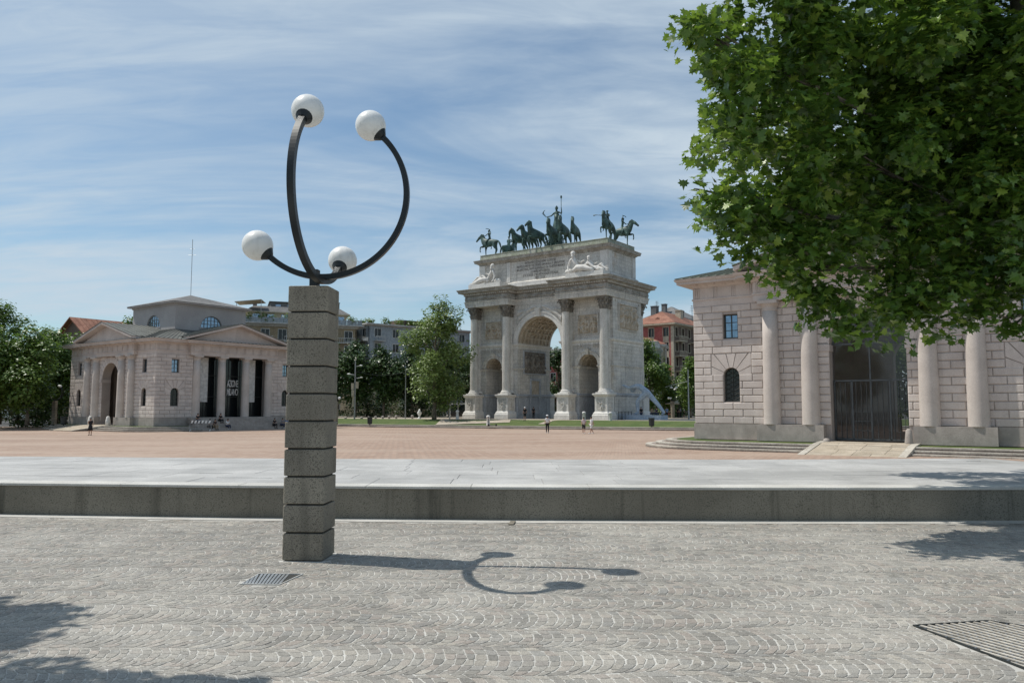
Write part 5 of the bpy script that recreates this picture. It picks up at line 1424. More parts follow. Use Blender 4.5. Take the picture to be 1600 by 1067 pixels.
hl = ['leftmost horse of the six bronze chariot horses, head bowed', 'second bronze chariot horse from the left, head up', 'third bronze chariot horse from the left, head turned', 'fourth bronze chariot horse, below the standing goddess', 'fifth bronze chariot horse, right of the goddess', 'rightmost of the six bronze chariot horses, standing apart']
for i, x in enumerate((7.2, 8.9, 10.5, 13.4, 15.0, 16.9)):
    t_ = place('horse_statue', hl[i], 'statue', x, 4.3 - .5 * (i in (2, 3)), TOP, R((-10, -6, -14, 4, 6, 12)[i]), HS * (1.0, 1.04, 1.08, 1.06, 1.12, 1.0)[i], 'six bronze horses of the chariot')
    put(hm[(4, 1, 3, 2, 3, 2)[i]], 'horse_body', t_)
t_ = place('chariot_statue', 'bronze chariot with a standing robed goddess holding a tall staff on the arch roof', 'statue', 12.0, 7.2, TOP, 0, 1)
b = MB(); b.box(-1.0, -1.2, .9, 1.0, 1.0, 1.15); b.lathe([(1.0, 1.1), (1.1, 1.8), (1.15, 2.3), (1.1, 2.35)], 0, -.3, 0, 16); b.box(-.08, -3.5, .95, .08, -1.1, 1.1); b.build('chariot_body', 'bronze', t_)
for s_ in (-1, 1):
    b = MB(); rings = [[(s_ * (1.15 + w), r_ * math.cos(a), 1.0 + r_ * math.sin(a)) for w, r_ in ((0, .85), (.12, .85), (.12, 1.0), (0, 1.0))] for a in [2 * math.pi * i / 20 for i in range(21)]]
    b.loops(rings)
    for k in range(4): a = math.pi * k / 4; b.tube([(s_ * 1.2, .9 * math.cos(a), 1 + .9 * math.sin(a)), (s_ * 1.2, -.9 * math.cos(a), 1 - .9 * math.sin(a))], .06, 5)
    b.build('wheel', 'bronze', t_)
gz = 2.3; gs = 2.45
g = human(elr=(-.36, -.06, 1.26), wrr=(-.6, -.14, 1.22), har=(-.68, -.16, 1.22), ell=(.36, -.02, 1.3), wrl=(.4, -.1, 1.56), hal=(.4, -.12, 1.66))
put(skin_mesh('goddess', g, HE, 'pelvis', 'bronze', 2), 'goddess', t_, (0, 0, gz + .2), scale=gs)
b = MB(); b.lathe([(.34, 0), (.28, .45), (.2, .8), (.15, 1.05), (.17, 1.3)], seg=16, flute=.12); o = b.build('robe', 'bronze', t_, True, loc=(0, 0, gz + .2), scale=gs)
b = MB(); b.tube([(.4, -.12, .5), (.4, -.12, 2.35)], .02, 6); b.sphere((.4, -.12, 2.3), .06, 8, 6, (1, 1, 1.8)); b.build('staff', 'bronze', t_, loc=(0, 0, gz + .2), scale=gs)
b = MB()
for k in range(9):
    a = R(40 + k * 12); z = 1.2 + .05 * k
    b.tube([(-.66, -.16, 1.2), (-.72 - .03 * k, -.18, 1.32 + .02 * k), (-.8 - .1 * math.cos(a) * 1.3, -.18, 1.45 + .12 * math.sin(a) + .015 * k)], .009, 4)
b.build('olive_branch', 'bronze', t_, loc=(0, 0, gz + .2), scale=gs)
b = MB(); b.sphere((0, -.01, 1.7), .1, 10, 7, (1, 1.1, .9)); b.tube([(0, -.1, 1.76), (0, .0, 1.84), (0, .12, 1.76)], .025, 5); b.build('helmet', 'bronze', t_, True, loc=(0, 0, gz + .2), scale=gs)
# marble reclining figures (front faces -y; lying along x)
def reclining(label, x, y, mir, sc, lean=0):
    m = mir
    d = dict(pelvis=(0, 0, .16), waist=(m * .12, 0, .3), chest=(m * .26, -.02, .5), nb=(m * .32, -.03, .66), neck=(m * .34, -.04, .75), head=(m * .35, -.07, .86), top=(m * .35, -.05, .95), nose=(m * .33, -.17, .85),
        shl=(m * .42, -.12, .62), shr=(m * .3, .14, .62), ell=(m * .55, -.12, .34), wrl=(m * .5, -.22, .1), hal=(m * .42, -.26, .06), elr=(m * .1, .18, .5), wrr=(-m * .1, .08, .55), har=(-m * .18, .05, .56),
        hil=(-m * .08, -.1, .15), hir=(-m * .06, .1, .16), knl=(-m * .5, -.16, .38), knr=(-m * .42, .12, .5), cal=(-m * .68, -.16, .22), car=(-m * .55, .12, .3), anl=(-m * .92, -.16, .06), anr=(-m * .66, .14, .07), tol=(-m * 1.05, -.17, .1), tor=(-m * .8, .15, .05))
    t_ = place('reclining_statue', label, 'statue', x, y, 19.73, 0, sc, 'marble reclining figures on the arch ledges')
    put(skin_mesh('figure', human(**d), HE, 'pelvis', 'marble_white', 2), 'figure', t_)
    b = MB(); b.sphere((m * .35, -.03, .9), .115, 10, 7); b.sphere((m * .33, -.13, .76), .06, 8, 6, (1, 1, 1.4)); b.build('hair_and_beard', 'marble_white', t_, True)
    b = MB(); b.tube([(m * .2, -.2, .1), (0, -.25, .2), (-m * .3, -.2, .18), (-m * .6, -.22, .08), (-m * .8, -.25, .03)], [.1, .14, .15, .1, .05], 8); b.sphere((m * .6, .05, .12), .16, 10, 7, (1.3, 1, .8)); b.build('drapery', 'marble_white', t_, True)
reclining('white marble reclining figure on the left front ledge of the arch', 3.6, 1.3, 1, 2.9)
reclining('larger left one of two white marble figures on the right ledge of the arch', 19.6, 1.2, -1, 3.1)
t_ = reclining('smaller right one of two white marble figures on the right ledge of the arch', 21.6, 1.5, -1, 2.3)
# blue-grey giant pushing against the side of the arch
p = AO + U * (AW + 2.9) + V * 4.6
b = MB(); sl = thing('giant_sculpture', 'huge pale blue figure sculpture bending down to push against the side of the arch', 'sculpture', (p.x, p.y, AO.z), GRZ)
b = MB(); b.box(-2.7, -1.0, 0, 2.75, 1.1, .62); b.build('base', 'bluepaint', sl)
gj = dict(pelvis=(.12, 0, .83), waist=(.02, 0, .94), chest=(-.16, 0, 1.06), nb=(-.3, 0, 1.1), neck=(-.37, -.0, 1.05), head=(-.42, -.02, .95), top=(-.46, -.02, .88), nose=(-.5, -.05, .98),
    shl=(-.28, -.17, 1.08), shr=(-.28, .17, 1.1), ell=(-.5, -.2, 1.02), wrl=(-.72, -.16, 1.1), hal=(-.8, -.15, 1.14), elr=(-.52, .2, 1.0), wrr=(-.74, .16, 1.06), har=(-.82, .15, 1.1),
    hil=(.14, -.09, .8), hir=(.16, .09, .8), knl=(-.2, -.1, .52), cal=(-.2, -.1, .34), anl=(-.18, -.1, .09), tol=(-.34, -.1, .04), knr=(.5, .1, .44), car=(.62, .1, .3), anr=(.8, .1, .08), tor=(.68, .1, .03))
GJ = human(**gj); GJ = {k: v[:3] + tuple(r * 1.35 for r in v[3:]) for k, v in GJ.items()}
put(skin_mesh('figure', GJ, HE, 'pelvis', 'bluepaint', 2), 'figure', sl, (-.15, 0, .62), scale=3.5)
b = MB(); b.sphere((-.44, .0, .96), .11, 10, 7); b.build('hair', 'bluepaint', sl, True, loc=(-.15, 0, .62), scale=3.5)
# ------------------------------------------------------------------ mound, kerbs and lawn round the arch
ck = [(-52, 124), (-38, 112), (-24, 103.5), (-12, 98.0), (-4, 94.6), (3.7, 91.3), (10, 88.7), (15, 86.6), (19.8, 85.2), (26, 84.6), (33, 85.5), (45, 90), (60, 100)]
ck = [Vector((x, y, 0)) for x, y in ck]
def cnorm(i):
    d = (ck[min(i + 1, len(ck) - 1)] - ck[max(i - 1, 0)]).normalized(); return Vector((-d.y, d.x, 0))
def strip(b, o0, z0, o1, z1, i0=0, i1=None):
    for i in range(i0, (len(ck) if i1 is None else i1) - 1):
        a, c = ck[i], ck[i + 1]; na, nc = cnorm(i), cnorm(i + 1)
        b.quad((a + na * o0) + Vector((0, 0, z0)), (c + nc * o0) + Vector((0, 0, z0)), (c + nc * o1) + Vector((0, 0, z1)), (a + na * o1) + Vector((0, 0, z1)))
md = thing('arch_mound_kerb', 'two long low kerb steps at the foot of the lawn before the arch', 'kerb'); md['kind'] = 'structure'
b = MB(); strip(b, 0, -1.1, 0, -.86); strip(b, 1.0, -.86, 1.0, -.70); b.build('riser', 'kerbdark', md)
b = MB(); strip(b, 0, -.86, 1.0, -.86); strip(b, 1.0, -.70, 1.9, -.69)
b.build('kerb_top', 'kerb', md)
b = MB(); strip(b, 1.9, -.692, 2.4, -.66); strip(b, 2.4, -.66, 6.8, -.13); strip(b, 6.8, -.13, 9.5, -.11); b.build('lawn', 'grass', kind='stuff', label='gently rising lawn in front of the arch', cat='grass')
b = MB(); b.quad((-400, 60, -1.5), (-50, 100, -.5), (-50, 130, -.2), (-400, 400, -.2))
b = MB()
strip(b, 9.4, -.105, 90, -.1); b.build('upper_ground', 'pathgravel', kind='structure', label='pale gravel ground round the arch', cat='ground')
b = MB(); strip(b, 60, -.09, 1500, -.09); b.quad((-1500, 90, -.3), (-30, 90, -1.2), (-60, 400, -.2), (-1500, 400, -.2)); b.build('far_ground', 'asphalt', kind='structure', label='grey streets beyond the arch', cat='ground')
# paths on the lawn
def lawnpath(pts, w, label):
    b = MB()
    def zz(q):
        # height on the mound by distance from the kerb line
        best = min(range(len(ck) - 1), key=lambda i: ((ck[i] + ck[i + 1]) / 2 - q).length)
        a, c = ck[best], ck[best + 1]; d = (c - a).normalized(); o = (q - a).dot(Vector((-d.y, d.x, 0)))
        return -.69 if o < 1.9 else (-.66 if o < 2.4 else min(-.1, -.66 + (o - 2.4) * .53 / 4.4))
    n = 10; L_ = []
    for k in range(n + 1):
        t = k / n * (len(pts) - 1); i = min(int(t), len(pts) - 2); q = pts[i].lerp(pts[i + 1], t - i); d = (pts[i + 1] - pts[i]).normalized(); nn = Vector((-d.y, d.x, 0)) * w / 2
        a, c = q + nn, q - nn; a.z = zz(a) + .035; c.z = zz(c) + .035; L_.append((a, c))
    for (a, c), (d, e) in zip(L_, L_[1:]): b.quad(a, c, e, d)
    b.build('path', 'pathgravel', kind='structure', label=label, cat='path')
def on(px, d): return Vector((*at(px, d)[:2], 0))
lawnpath([on(738, 98.4), on(745, 104.5)], 9.5, 'pale gravel path crossing the lawn left of the arch')
lawnpath([on(845, 95.2), on(860, 98.0), on(893, 99.5)], .8, 'thin diagonal path on the lawn before the central opening')
# ------------------------------------------------------------------ trees
LEAF = [(0, 0), (.14, .1), (.36, -.02), (.3, .2), (.5, .34), (.28, .46), (.3, .62), (.12, .56), (0, .95), (-.12, .56), (-.3, .62), (-.28, .46), (-.5, .34), (-.3, .2), (-.36, -.02), (-.14, .1)]
def leaf_mesh():
    b = MB(); n = len(LEAF)
    for x, y in LEAF: b.v.append((x, y - .0, .10 * abs(x) - .12 * y * y))
    b.v.append((0, .34, -.03)); b.f = [(n, i, (i + 1) % n) for i in range(n)]
    return b.mesh('leaf', 'leaf_o')
def crown(name, mat, parent, blobs, n, size, rnd, shape='leaf', skip=None, shell=.55, hang=.35):
    """scatter real leaf faces through overlapping ellipsoids, gathered in sprays"""
    V_, F_ = [], []; wts = [r[0] * r[1] for _, r in blobs]
    tot = sum(wts); out = []
    spray = 9
    for bi, (c, r) in enumerate(blobs):
        m = int(n * wts[bi] / tot / spray)
        for _ in range(m):
            d = Vector((rnd.gauss(0, 1), rnd.gauss(0, 1), rnd.gauss(0, 1))).normalized()
            k = shell + (1 - shell) * rnd.random() ** .6
            p0 = Vector(c) + Vector((d.x * r[0], d.y * r[0], d.z * r[1])) * k
            for _ in range(spray):
                p = p0 + Vector((rnd.uniform(-1.5, 1.5), rnd.uniform(-1.5, 1.5), rnd.uniform(-1, 1))) * size * 1.15
                nrm = (Vector((0, 0, 1)) + d * .7 + Vector((rnd.gauss(0, 1), rnd.gauss(0, 1), rnd.gauss(0, 1))) * .42).normalized()
                out.append((p, nrm, d))
    return out
def leaf_field(pts, size, rnd, pat, name, mat, parent, kind='stuff'):
    V_, F_ = [], []; n = len(pat)
    for p, nrm, d in pts:
        q = nrm.to_track_quat('Z', 'Y').to_matrix() @ Matrix.Rotation(rnd.uniform(0, 6.28), 3, 'Z'); s = size * rnd.uniform(.45, 1.25); k = len(V_)
        cx = Vector((0, .35, 0)); fold = rnd.uniform(.05, .3)
        for x, y in pat: V_.append(tuple(p + q @ (Vector((x, y - .35, fold * abs(x) - .1 * y * y)) * s)))
        if n > 5:
            V_.append(tuple(p)); F_ += [(k + n, k + i, k + (i + 1) % n) for i in range(n)]
        else: F_.append(tuple(range(k, k + n)))
    me = bpy.data.meshes.new(name); me.from_pydata(V_, [], F_); me.materials.append(M[mat])
    return put(me, name, parent, kind=kind)
SIMPLE = [(0, 0), (.42, .3), (.1, .95), (-.4, .4)]
# --- near plane tree at the right
pt = thing('plane_tree', 'big plane tree with broad lobed leaves hanging in from the upper right', 'tree', (9.8, 10.45, 0))
o0 = Vector((9.8, 10.45, 0)); rnd = random.Random(21)
def W(px, py, d):   # place in the world seen along a pixel at a given depth
    a = R(4.82); v = (533.5 - py) / F; t_ = (math.cos(a) - v * math.sin(a)); dz = math.sin(a) + v * math.cos(a)
    return Vector(((px - 800) / F / t_ * d, d, CAMZ + dz / t_ * d))
limbs = [[Vector((9.8, 10.45, -.05)), Vector((9.75, 10.5, 1.2)), Vector((9.6, 10.8, 2.4)), Vector((9.3, 11.5, 3.6)), Vector((8.9, 12.2, 5.0)), Vector((8.6, 12.5, 7.4)), Vector((8.4, 12.5, 9.3))]]
b = MB(); b.tube(limbs[0], [.42, .34, .31, .3, .24, .16, .06], 14); b.xf(lambda p: (p[0] - o0.x, p[1] - o0.y, p[2])); b.build('trunk', 'bark', pt, True)
BL = []   # centre px, py, depth, radius
for px, py, d, r_ in ((1125, 60, 9.2, .45), (1085, 50, 9.0, .26), (1155, 130, 9.3, .56), (1140, 215, 9.4, .46), (1115, 300, 9.5, .48), (1140, 350, 9.6, .38), (1192, 395, 9.7, .40), (1225, 425, 9.8, .36), (1180, 340, 13.6, .5), (1260, 375, 13.8, .6), (1350, 330, 14, .9), (1450, 250, 14.5, 1.0), (1155, 250, 13.5, .4),
                       (1215, 60, 9.8, .9), (1230, 200, 9.9, .95), (1240, 320, 10, .85), (1270, 420, 10, .6), (1300, 470, 10.1, .45), (1340, 505, 10.1, .36), (1300, 90, 10.4, 1.2), (1340, 250, 10.6, 1.2), (1350, 380, 10.6, .9), (1400, 455, 10.5, .62), (1376, 515, 10.2, .26),
                       (1440, 90, 11, 1.5), (1460, 260, 11, 1.35), (1470, 400, 10.8, .8), (1470, 455, 10.4, .45), (1515, 490, 10.3, .3), (1515, 430, 10.4, .5), (1560, 440, 10.3, .5), (1595, 515, 9.9, .27), (1600, 300, 10.5, 1.2), (1600, 120, 10.8, 1.5), (1560, 20, 11.5, 1.6), (1400, -60, 11, 1.6), (1230, -60, 10, 1.0), (1640, 420, 10, .7), (1440, 482, 10.3, .34), (1500, 508, 10.2, .26), (1590, 500, 10.0, .34), (1550, 470, 10.5, .4), (1230, 250, 11.5, .9), (1350, 330, 12, 1.0), (1500, 380, 12, .9),
                       (1330, 160, 12.5, 1.5), (1450, 330, 12.8, 1.3), (1560, 200, 13, 1.8), (1680, 300, 11.6, 1.5), (1760, 100, 11.5, 2.0), (1600, -80, 12, 2.2), (1820, 380, 12, 1.3), (1400, -180, 12, 1.5), (1800, -150, 12, 2.2), (1118, 0, 9.6, .16)):
    BL.append((W(px + (-7 if px < 1240 else 0), py + (4 if py > 430 else 0), d), (r_, r_ * .85)))
skel = []
for bi_, (c, r_) in enumerate(BL):     # a branch from the stem to some sprays of leaves
    if bi_ % 4: continue
    s0 = min(limbs[0][3:], key=lambda q: abs(q.z - (c.z - 1.6)) + .1 * (q - c).length)
    m = s0.lerp(c, .5) + Vector((0, .5, .15)); skel.append((s0, m, c))
for s0, m, c in skel:
    q = [s0, s0.lerp(m, .5) + Vector((rnd.uniform(-.1, .1), rnd.uniform(-.1, .1), .1)), m, m.lerp(c, .55) + Vector((0, 0, rnd.uniform(-.05, .1))), c]
    b = MB(); b.tube(q, [.065, .05, .034, .02, .008], 7)
    for _ in range(3):
        e = c + Vector((rnd.uniform(-1, 1), rnd.uniform(-1, 1), rnd.uniform(-.5, .7))) * .22; b.tube([m.lerp(c, rnd.uniform(.3, .8)), e.lerp(c, .4), e], [.02, .014, .006], 5)
    b.xf(lambda p: (p[0] - o0.x, p[1] - o0.y, p[2])); b.build('branch', 'bark', pt, True)
BL2 = []
for c, r_ in BL:
    for _ in range(13 if r_[0] > .6 else 9):
        d = Vector((rnd.gauss(0, 1), rnd.gauss(0, 1), rnd.gauss(0, 1))).normalized() * rnd.uniform(.35, .95) * r_[0]; q = r_[0] * rnd.uniform(.2, .42)
        BL2.append((c + Vector((d.x, d.y, d.z * .85)), (q, q * .75)))
pts = crown('foliage', 'leaf', pt, BL2, 96000, .12, rnd, shell=.15)
pts = [q for q in pts if q[0].z > 2.0]
def px_of(p):
    a = R(4.82); dy = p.y; dz = p.z - CAMZ; dep = dy * math.cos(a) + dz * math.sin(a); v = (dz * math.cos(a) - dy * math.sin(a)) / dep
    return 800 + F * p.x / dep, 533.5 - F * v
# outline: thin out leaves that stray past the crown's edge in the open sky corner
pts.sort(key=lambda q: q[0].length)
singles = [q for q in pts if 1030 < px_of(q[0])[0] < 1600 and 0 < px_of(q[0])[1] < 560][:300]
sid = set(id(q) for q in singles); rest = [q for q in pts if id(q) not in sid]
lm = leaf_mesh()
for p, nrm, d in singles:
    q = (nrm.to_track_quat('Z', 'Y').to_matrix() @ Matrix.Rotation(rnd.uniform(0, 6.28), 3, 'Z')).to_4x4(); s = .16 * rnd.uniform(.7, 1.1)
    o = put(lm, 'leaf', pt); o.matrix_local = Matrix.Translation(p - Vector((o0.x, o0.y, 0))) @ q @ Matrix.Scale(s, 4)
rest = [(p - Vector((o0.x, o0.y, 0)), n_, d) for p, n_, d in rest]
leaf_field(rest, .155, rnd, LEAF, 'foliage', 'leaf', pt)
# --- second plane tree standing behind the camera at the left: its shade falls into the lower left corner
def shadow_tree():
    o = Vector((-7.2, 5.4, 0)); t_ = thing('plane_tree', 'plane tree outside the left edge of the view, its shade on the lower left cobbles', 'tree', o)
    b = MB(); b.tube([(0, 0, -.05), (0, 0, 2.5), (.2, -.1, 4.5), (.4, -.2, 6.5)], [.35, .28, .2, .08], 12); b.build('trunk', 'bark', t_, True)
    r2 = random.Random(8); bl = []
    # crown blobs whose shade lands at chosen ground points
    for gx, gy, h_, r_ in SHB:
        k = h_ / SUNV.z; c = Vector((gx, gy, 0)) + SUNV * k - o; bl.append((c, (r_, r_ * .8)))
    for c, r_ in bl:
        b = MB(); b.tube([(0, 0, 3), (c.x * .5, c.y * .5, (3 + c.z) / 2 + .3), tuple(c)], [.09, .05, .02], 6); b.build('branch', 'bark', t_, True)
    lp = [q for q in crown('f', 'leaf', t_, bl, 7500, .13, r2) if not (q[0].y + o.y > 2 and px_of(q[0] + o)[0] > -25)]
    leaf_field(lp, .19, r2, LEAF, 'foliage', 'leaf', t_)
def G(px, py): v = gp(px, py); return v.x, v.y
SHB = [(*G(5, 985), 4.8, .27), (*G(45, 962), 5.0, .2), (*G(95, 958), 5.1, .12), (*G(-70, 985), 5.2, .5), (*G(-170, 1000), 5.4, .8), (*G(20, 1062), 4.6, .24), (*G(110, 1085), 4.7, .26), (*G(210, 1092), 4.6, .24), (*G(320, 1085), 4.9, .14), (*G(-80, 1120), 5.2, .6), (*G(100, 1160), 5.5, .5), (*G(-320, 1000), 6.2, 1.2)]
shadow_tree()
# --- far trees: crown of leaf clumps over a forked trunk
def tree(label, loc, h, w, mat, seed, n=7000, trunk_h=.25, size=.42, cyl=False, group=None, name='tree', bare=0):
    r2 = random.Random(seed); t_ = thing(name, label, 'tree', loc, 0, group)
    b = MB(); th = h * trunk_h; rr_ = max(.14, h * .018)
    b.tube([(0, 0, -.3), (0, 0, th * .5), (.1, .05, th), (.1, 0, h * .6), (.0, 0, h * .85)], [rr_ * 1.3, rr_, rr_ * .9, rr_ * .5, .04], 9)
    bl = []; m = 16 if not cyl else 22
    for i in range(m):
        a = r2.uniform(0, 6.28); z = th + (h - th) * ((i + .5) / m)
        prof = math.sin(math.pi * min(1, max(.03, (z - th) / (h - th))) ** (.75)) if not cyl else math.sqrt(max(.02, 1 - (((z - th) / (h - th) - .33) / .70) ** 2))
        rad = w / 2 * max(.2, prof) * r2.uniform(.35, .75)
        bl.append(((math.cos(a) * rad, math.sin(a) * rad, z * r2.uniform(.96, 1.02)), (w * r2.uniform(.17, .27) * (.6 + .4 * prof), w * r2.uniform(.16, .24) * (.6 + .4 * prof))))
        b.tube([(.1, 0, max(th, z - w * .3)), (math.cos(a) * rad * .5, math.sin(a) * rad * .5, z - w * .08), bl[-1][0]], [rr_ * .4, rr_ * .25, .03], 5)
    b.build('trunk', 'bark', t_, True)
    leaf_field(crown('crown', mat, t_, bl, n, size * .8, r2, shell=.35), size, r2, SIMPLE, 'crown', mat, t_, kind=None)
    return t_
def tat(px, d, z=-.1): return at(px, d, z)
tree('tall bright green tree standing alone left of the arch', tat(679, 107), 15.9, 10.2, 'fol_light', 31, 17000, .16, .36, True)
# dark row behind it
g = 'row of dark trees left of the arch'
proto = tree('dark broad tree just right of the lamp pillar, leftmost of the row', tat(556, 128), 11.7, 10, 'fol_dark', 5, 7000, .3, .5, False, g)
for (px, d, s, rz, lb) in ((600, 127, .93, 1.3, 'dark broad tree between the two thin poles, second of the row'), (644, 131, .95, 2.6, 'dark broad tree behind the tall bright tree'), (702, 126, .95, 3.9, 'dark tree in the row close to the left columns of the arch'), (738, 134, .9, 5.0, 'dark tree partly behind the left columns of the arch'), (508, 130, 1.05, .6, 'dark tree hidden mostly by the lamp pillar')):
    dup(proto, tat(px, d), rz, lb, s)
# trees seen through the arch
g = 'dark trees seen behind the arch'
proto = tree('dark tree seen through the central opening of the arch', tat(872, 140), 11.8, 9.5, 'fol_dark', 9, 6000, .12, .5, False, g)
dup(proto, tat(815, 150), 2, 'dark tree behind the left pier of the arch', .95)
# trees at the right between arch and toll house
tree('mid green tree beside the right edge of the arch', tat(1012, 122), 12.2, 7.6, 'fol_mid', 14, 8000, .14, .42, False, 'trees right of the arch')
tree('lower mid green tree in front of the grey green house', tat(1034, 126), 8.6, 6.4, 'fol_mid', 15, 5000, .2, .42, False, 'trees right of the arch')
tree('green tree at the left edge of the near toll house', tat(1078, 118), 8.8, 6.0, 'fol_mid', 16, 5000, .2, .42, False, 'trees right of the arch')
# left park
g = 'park trees left of the far toll house'
P1 = tree('tall dark tree at the left edge of the view', tat(2, 98, -.3), 14.8, 9.5, 'fol_mid', 41, 9000, .2, .42, False, g)
P2 = tree('bushy green tree with dark trunk left of the far toll house', tat(46, 92, -.3), 10.6, 9.6, 'fol_mid', 42, 9000, .2, .42, False, g)
for (src, px, d, s, rz, lb) in ((P2, 92, 104, 1.08, 1.1, 'bushy tree touching the left wall of the far toll house'), (P2, -18, 90, 1.0, 3.0, 'bushy tree cut by the left edge of the view'), (P1, 70, 118, .92, 2.0, 'rounded tree behind the park trees at the left'), (P2, 118, 122, 1.18, 4.0, 'green tree below the red roof'), (P1, 20, 125, .85, 5.0, 'rear tree in the left park, second from the edge'), (P2, 160, 128, 1.0, .4, 'green tree behind the left pediment of the far toll house')):
    dup(src, tat(px, d, -.3), rz, lb, s)
tree('small treetop rising behind the left pediment of the far toll house', tat(201, 118), 15.2, 6, 'fol_mid', 44, 4500, .3, .4, False)
hd = tree('low dark hedge tree under the park trees', tat(30, 100, -.3), 4.6, 13, 'fol_dark', 45, 4500, .05, .4, False, 'dark undergrowth bushes'); dup(hd, tat(95, 108, -.3), 2, 'low dark undergrowth beside the far toll house', 1.0); dup(hd, tat(575, 134, -.3), 1, 'low dark undergrowth under the row of trees right of the lamp pillar', .9); dup(hd, tat(660, 134, -.3), 3, 'low dark undergrowth behind the tall bright tree', .9); dup(hd, tat(1062, 132, -.3), 3, 'dark bushes behind the street lamp right of the arch', .8)

# park trees standing behind the camera, mirrored in the glass doors
g = 'park trees behind the viewer'
for i, (x, y, s_, rz) in enumerate(((-30, -22, 1.0, .5), (-17, -30, 1.15, 1.9), (-42, -12, 1.1, 3.0), (-5, -36, 1.0, 4.1), (10, -34, 1.1, 5.2))):
    c = dup(P2, (x, y, 0), rz, ('park tree behind the viewer, nearest the left', 'second park tree behind the viewer', 'park tree behind the viewer, farthest left', 'park tree straight behind the viewer', 'park tree behind the viewer towards the right')[i], s_); c['group'] = g
for i, (x, y, s_, rz) in enumerate(((5.5, 27, 1.0, .5), (11, 24, .9, 2.2), (17, 29, 1.0, 4.0))):
    q = HR + U * (x * 1.1) + V * (y * 1.1); c = dup(P2, (q.x, q.y, -.3), rz, ('tree glimpsed through the glass doorway of the near toll house', 'middle tree behind the near toll house', 'right hand tree behind the near toll house')[i], s_); c['group'] = 'trees behind the near toll house'
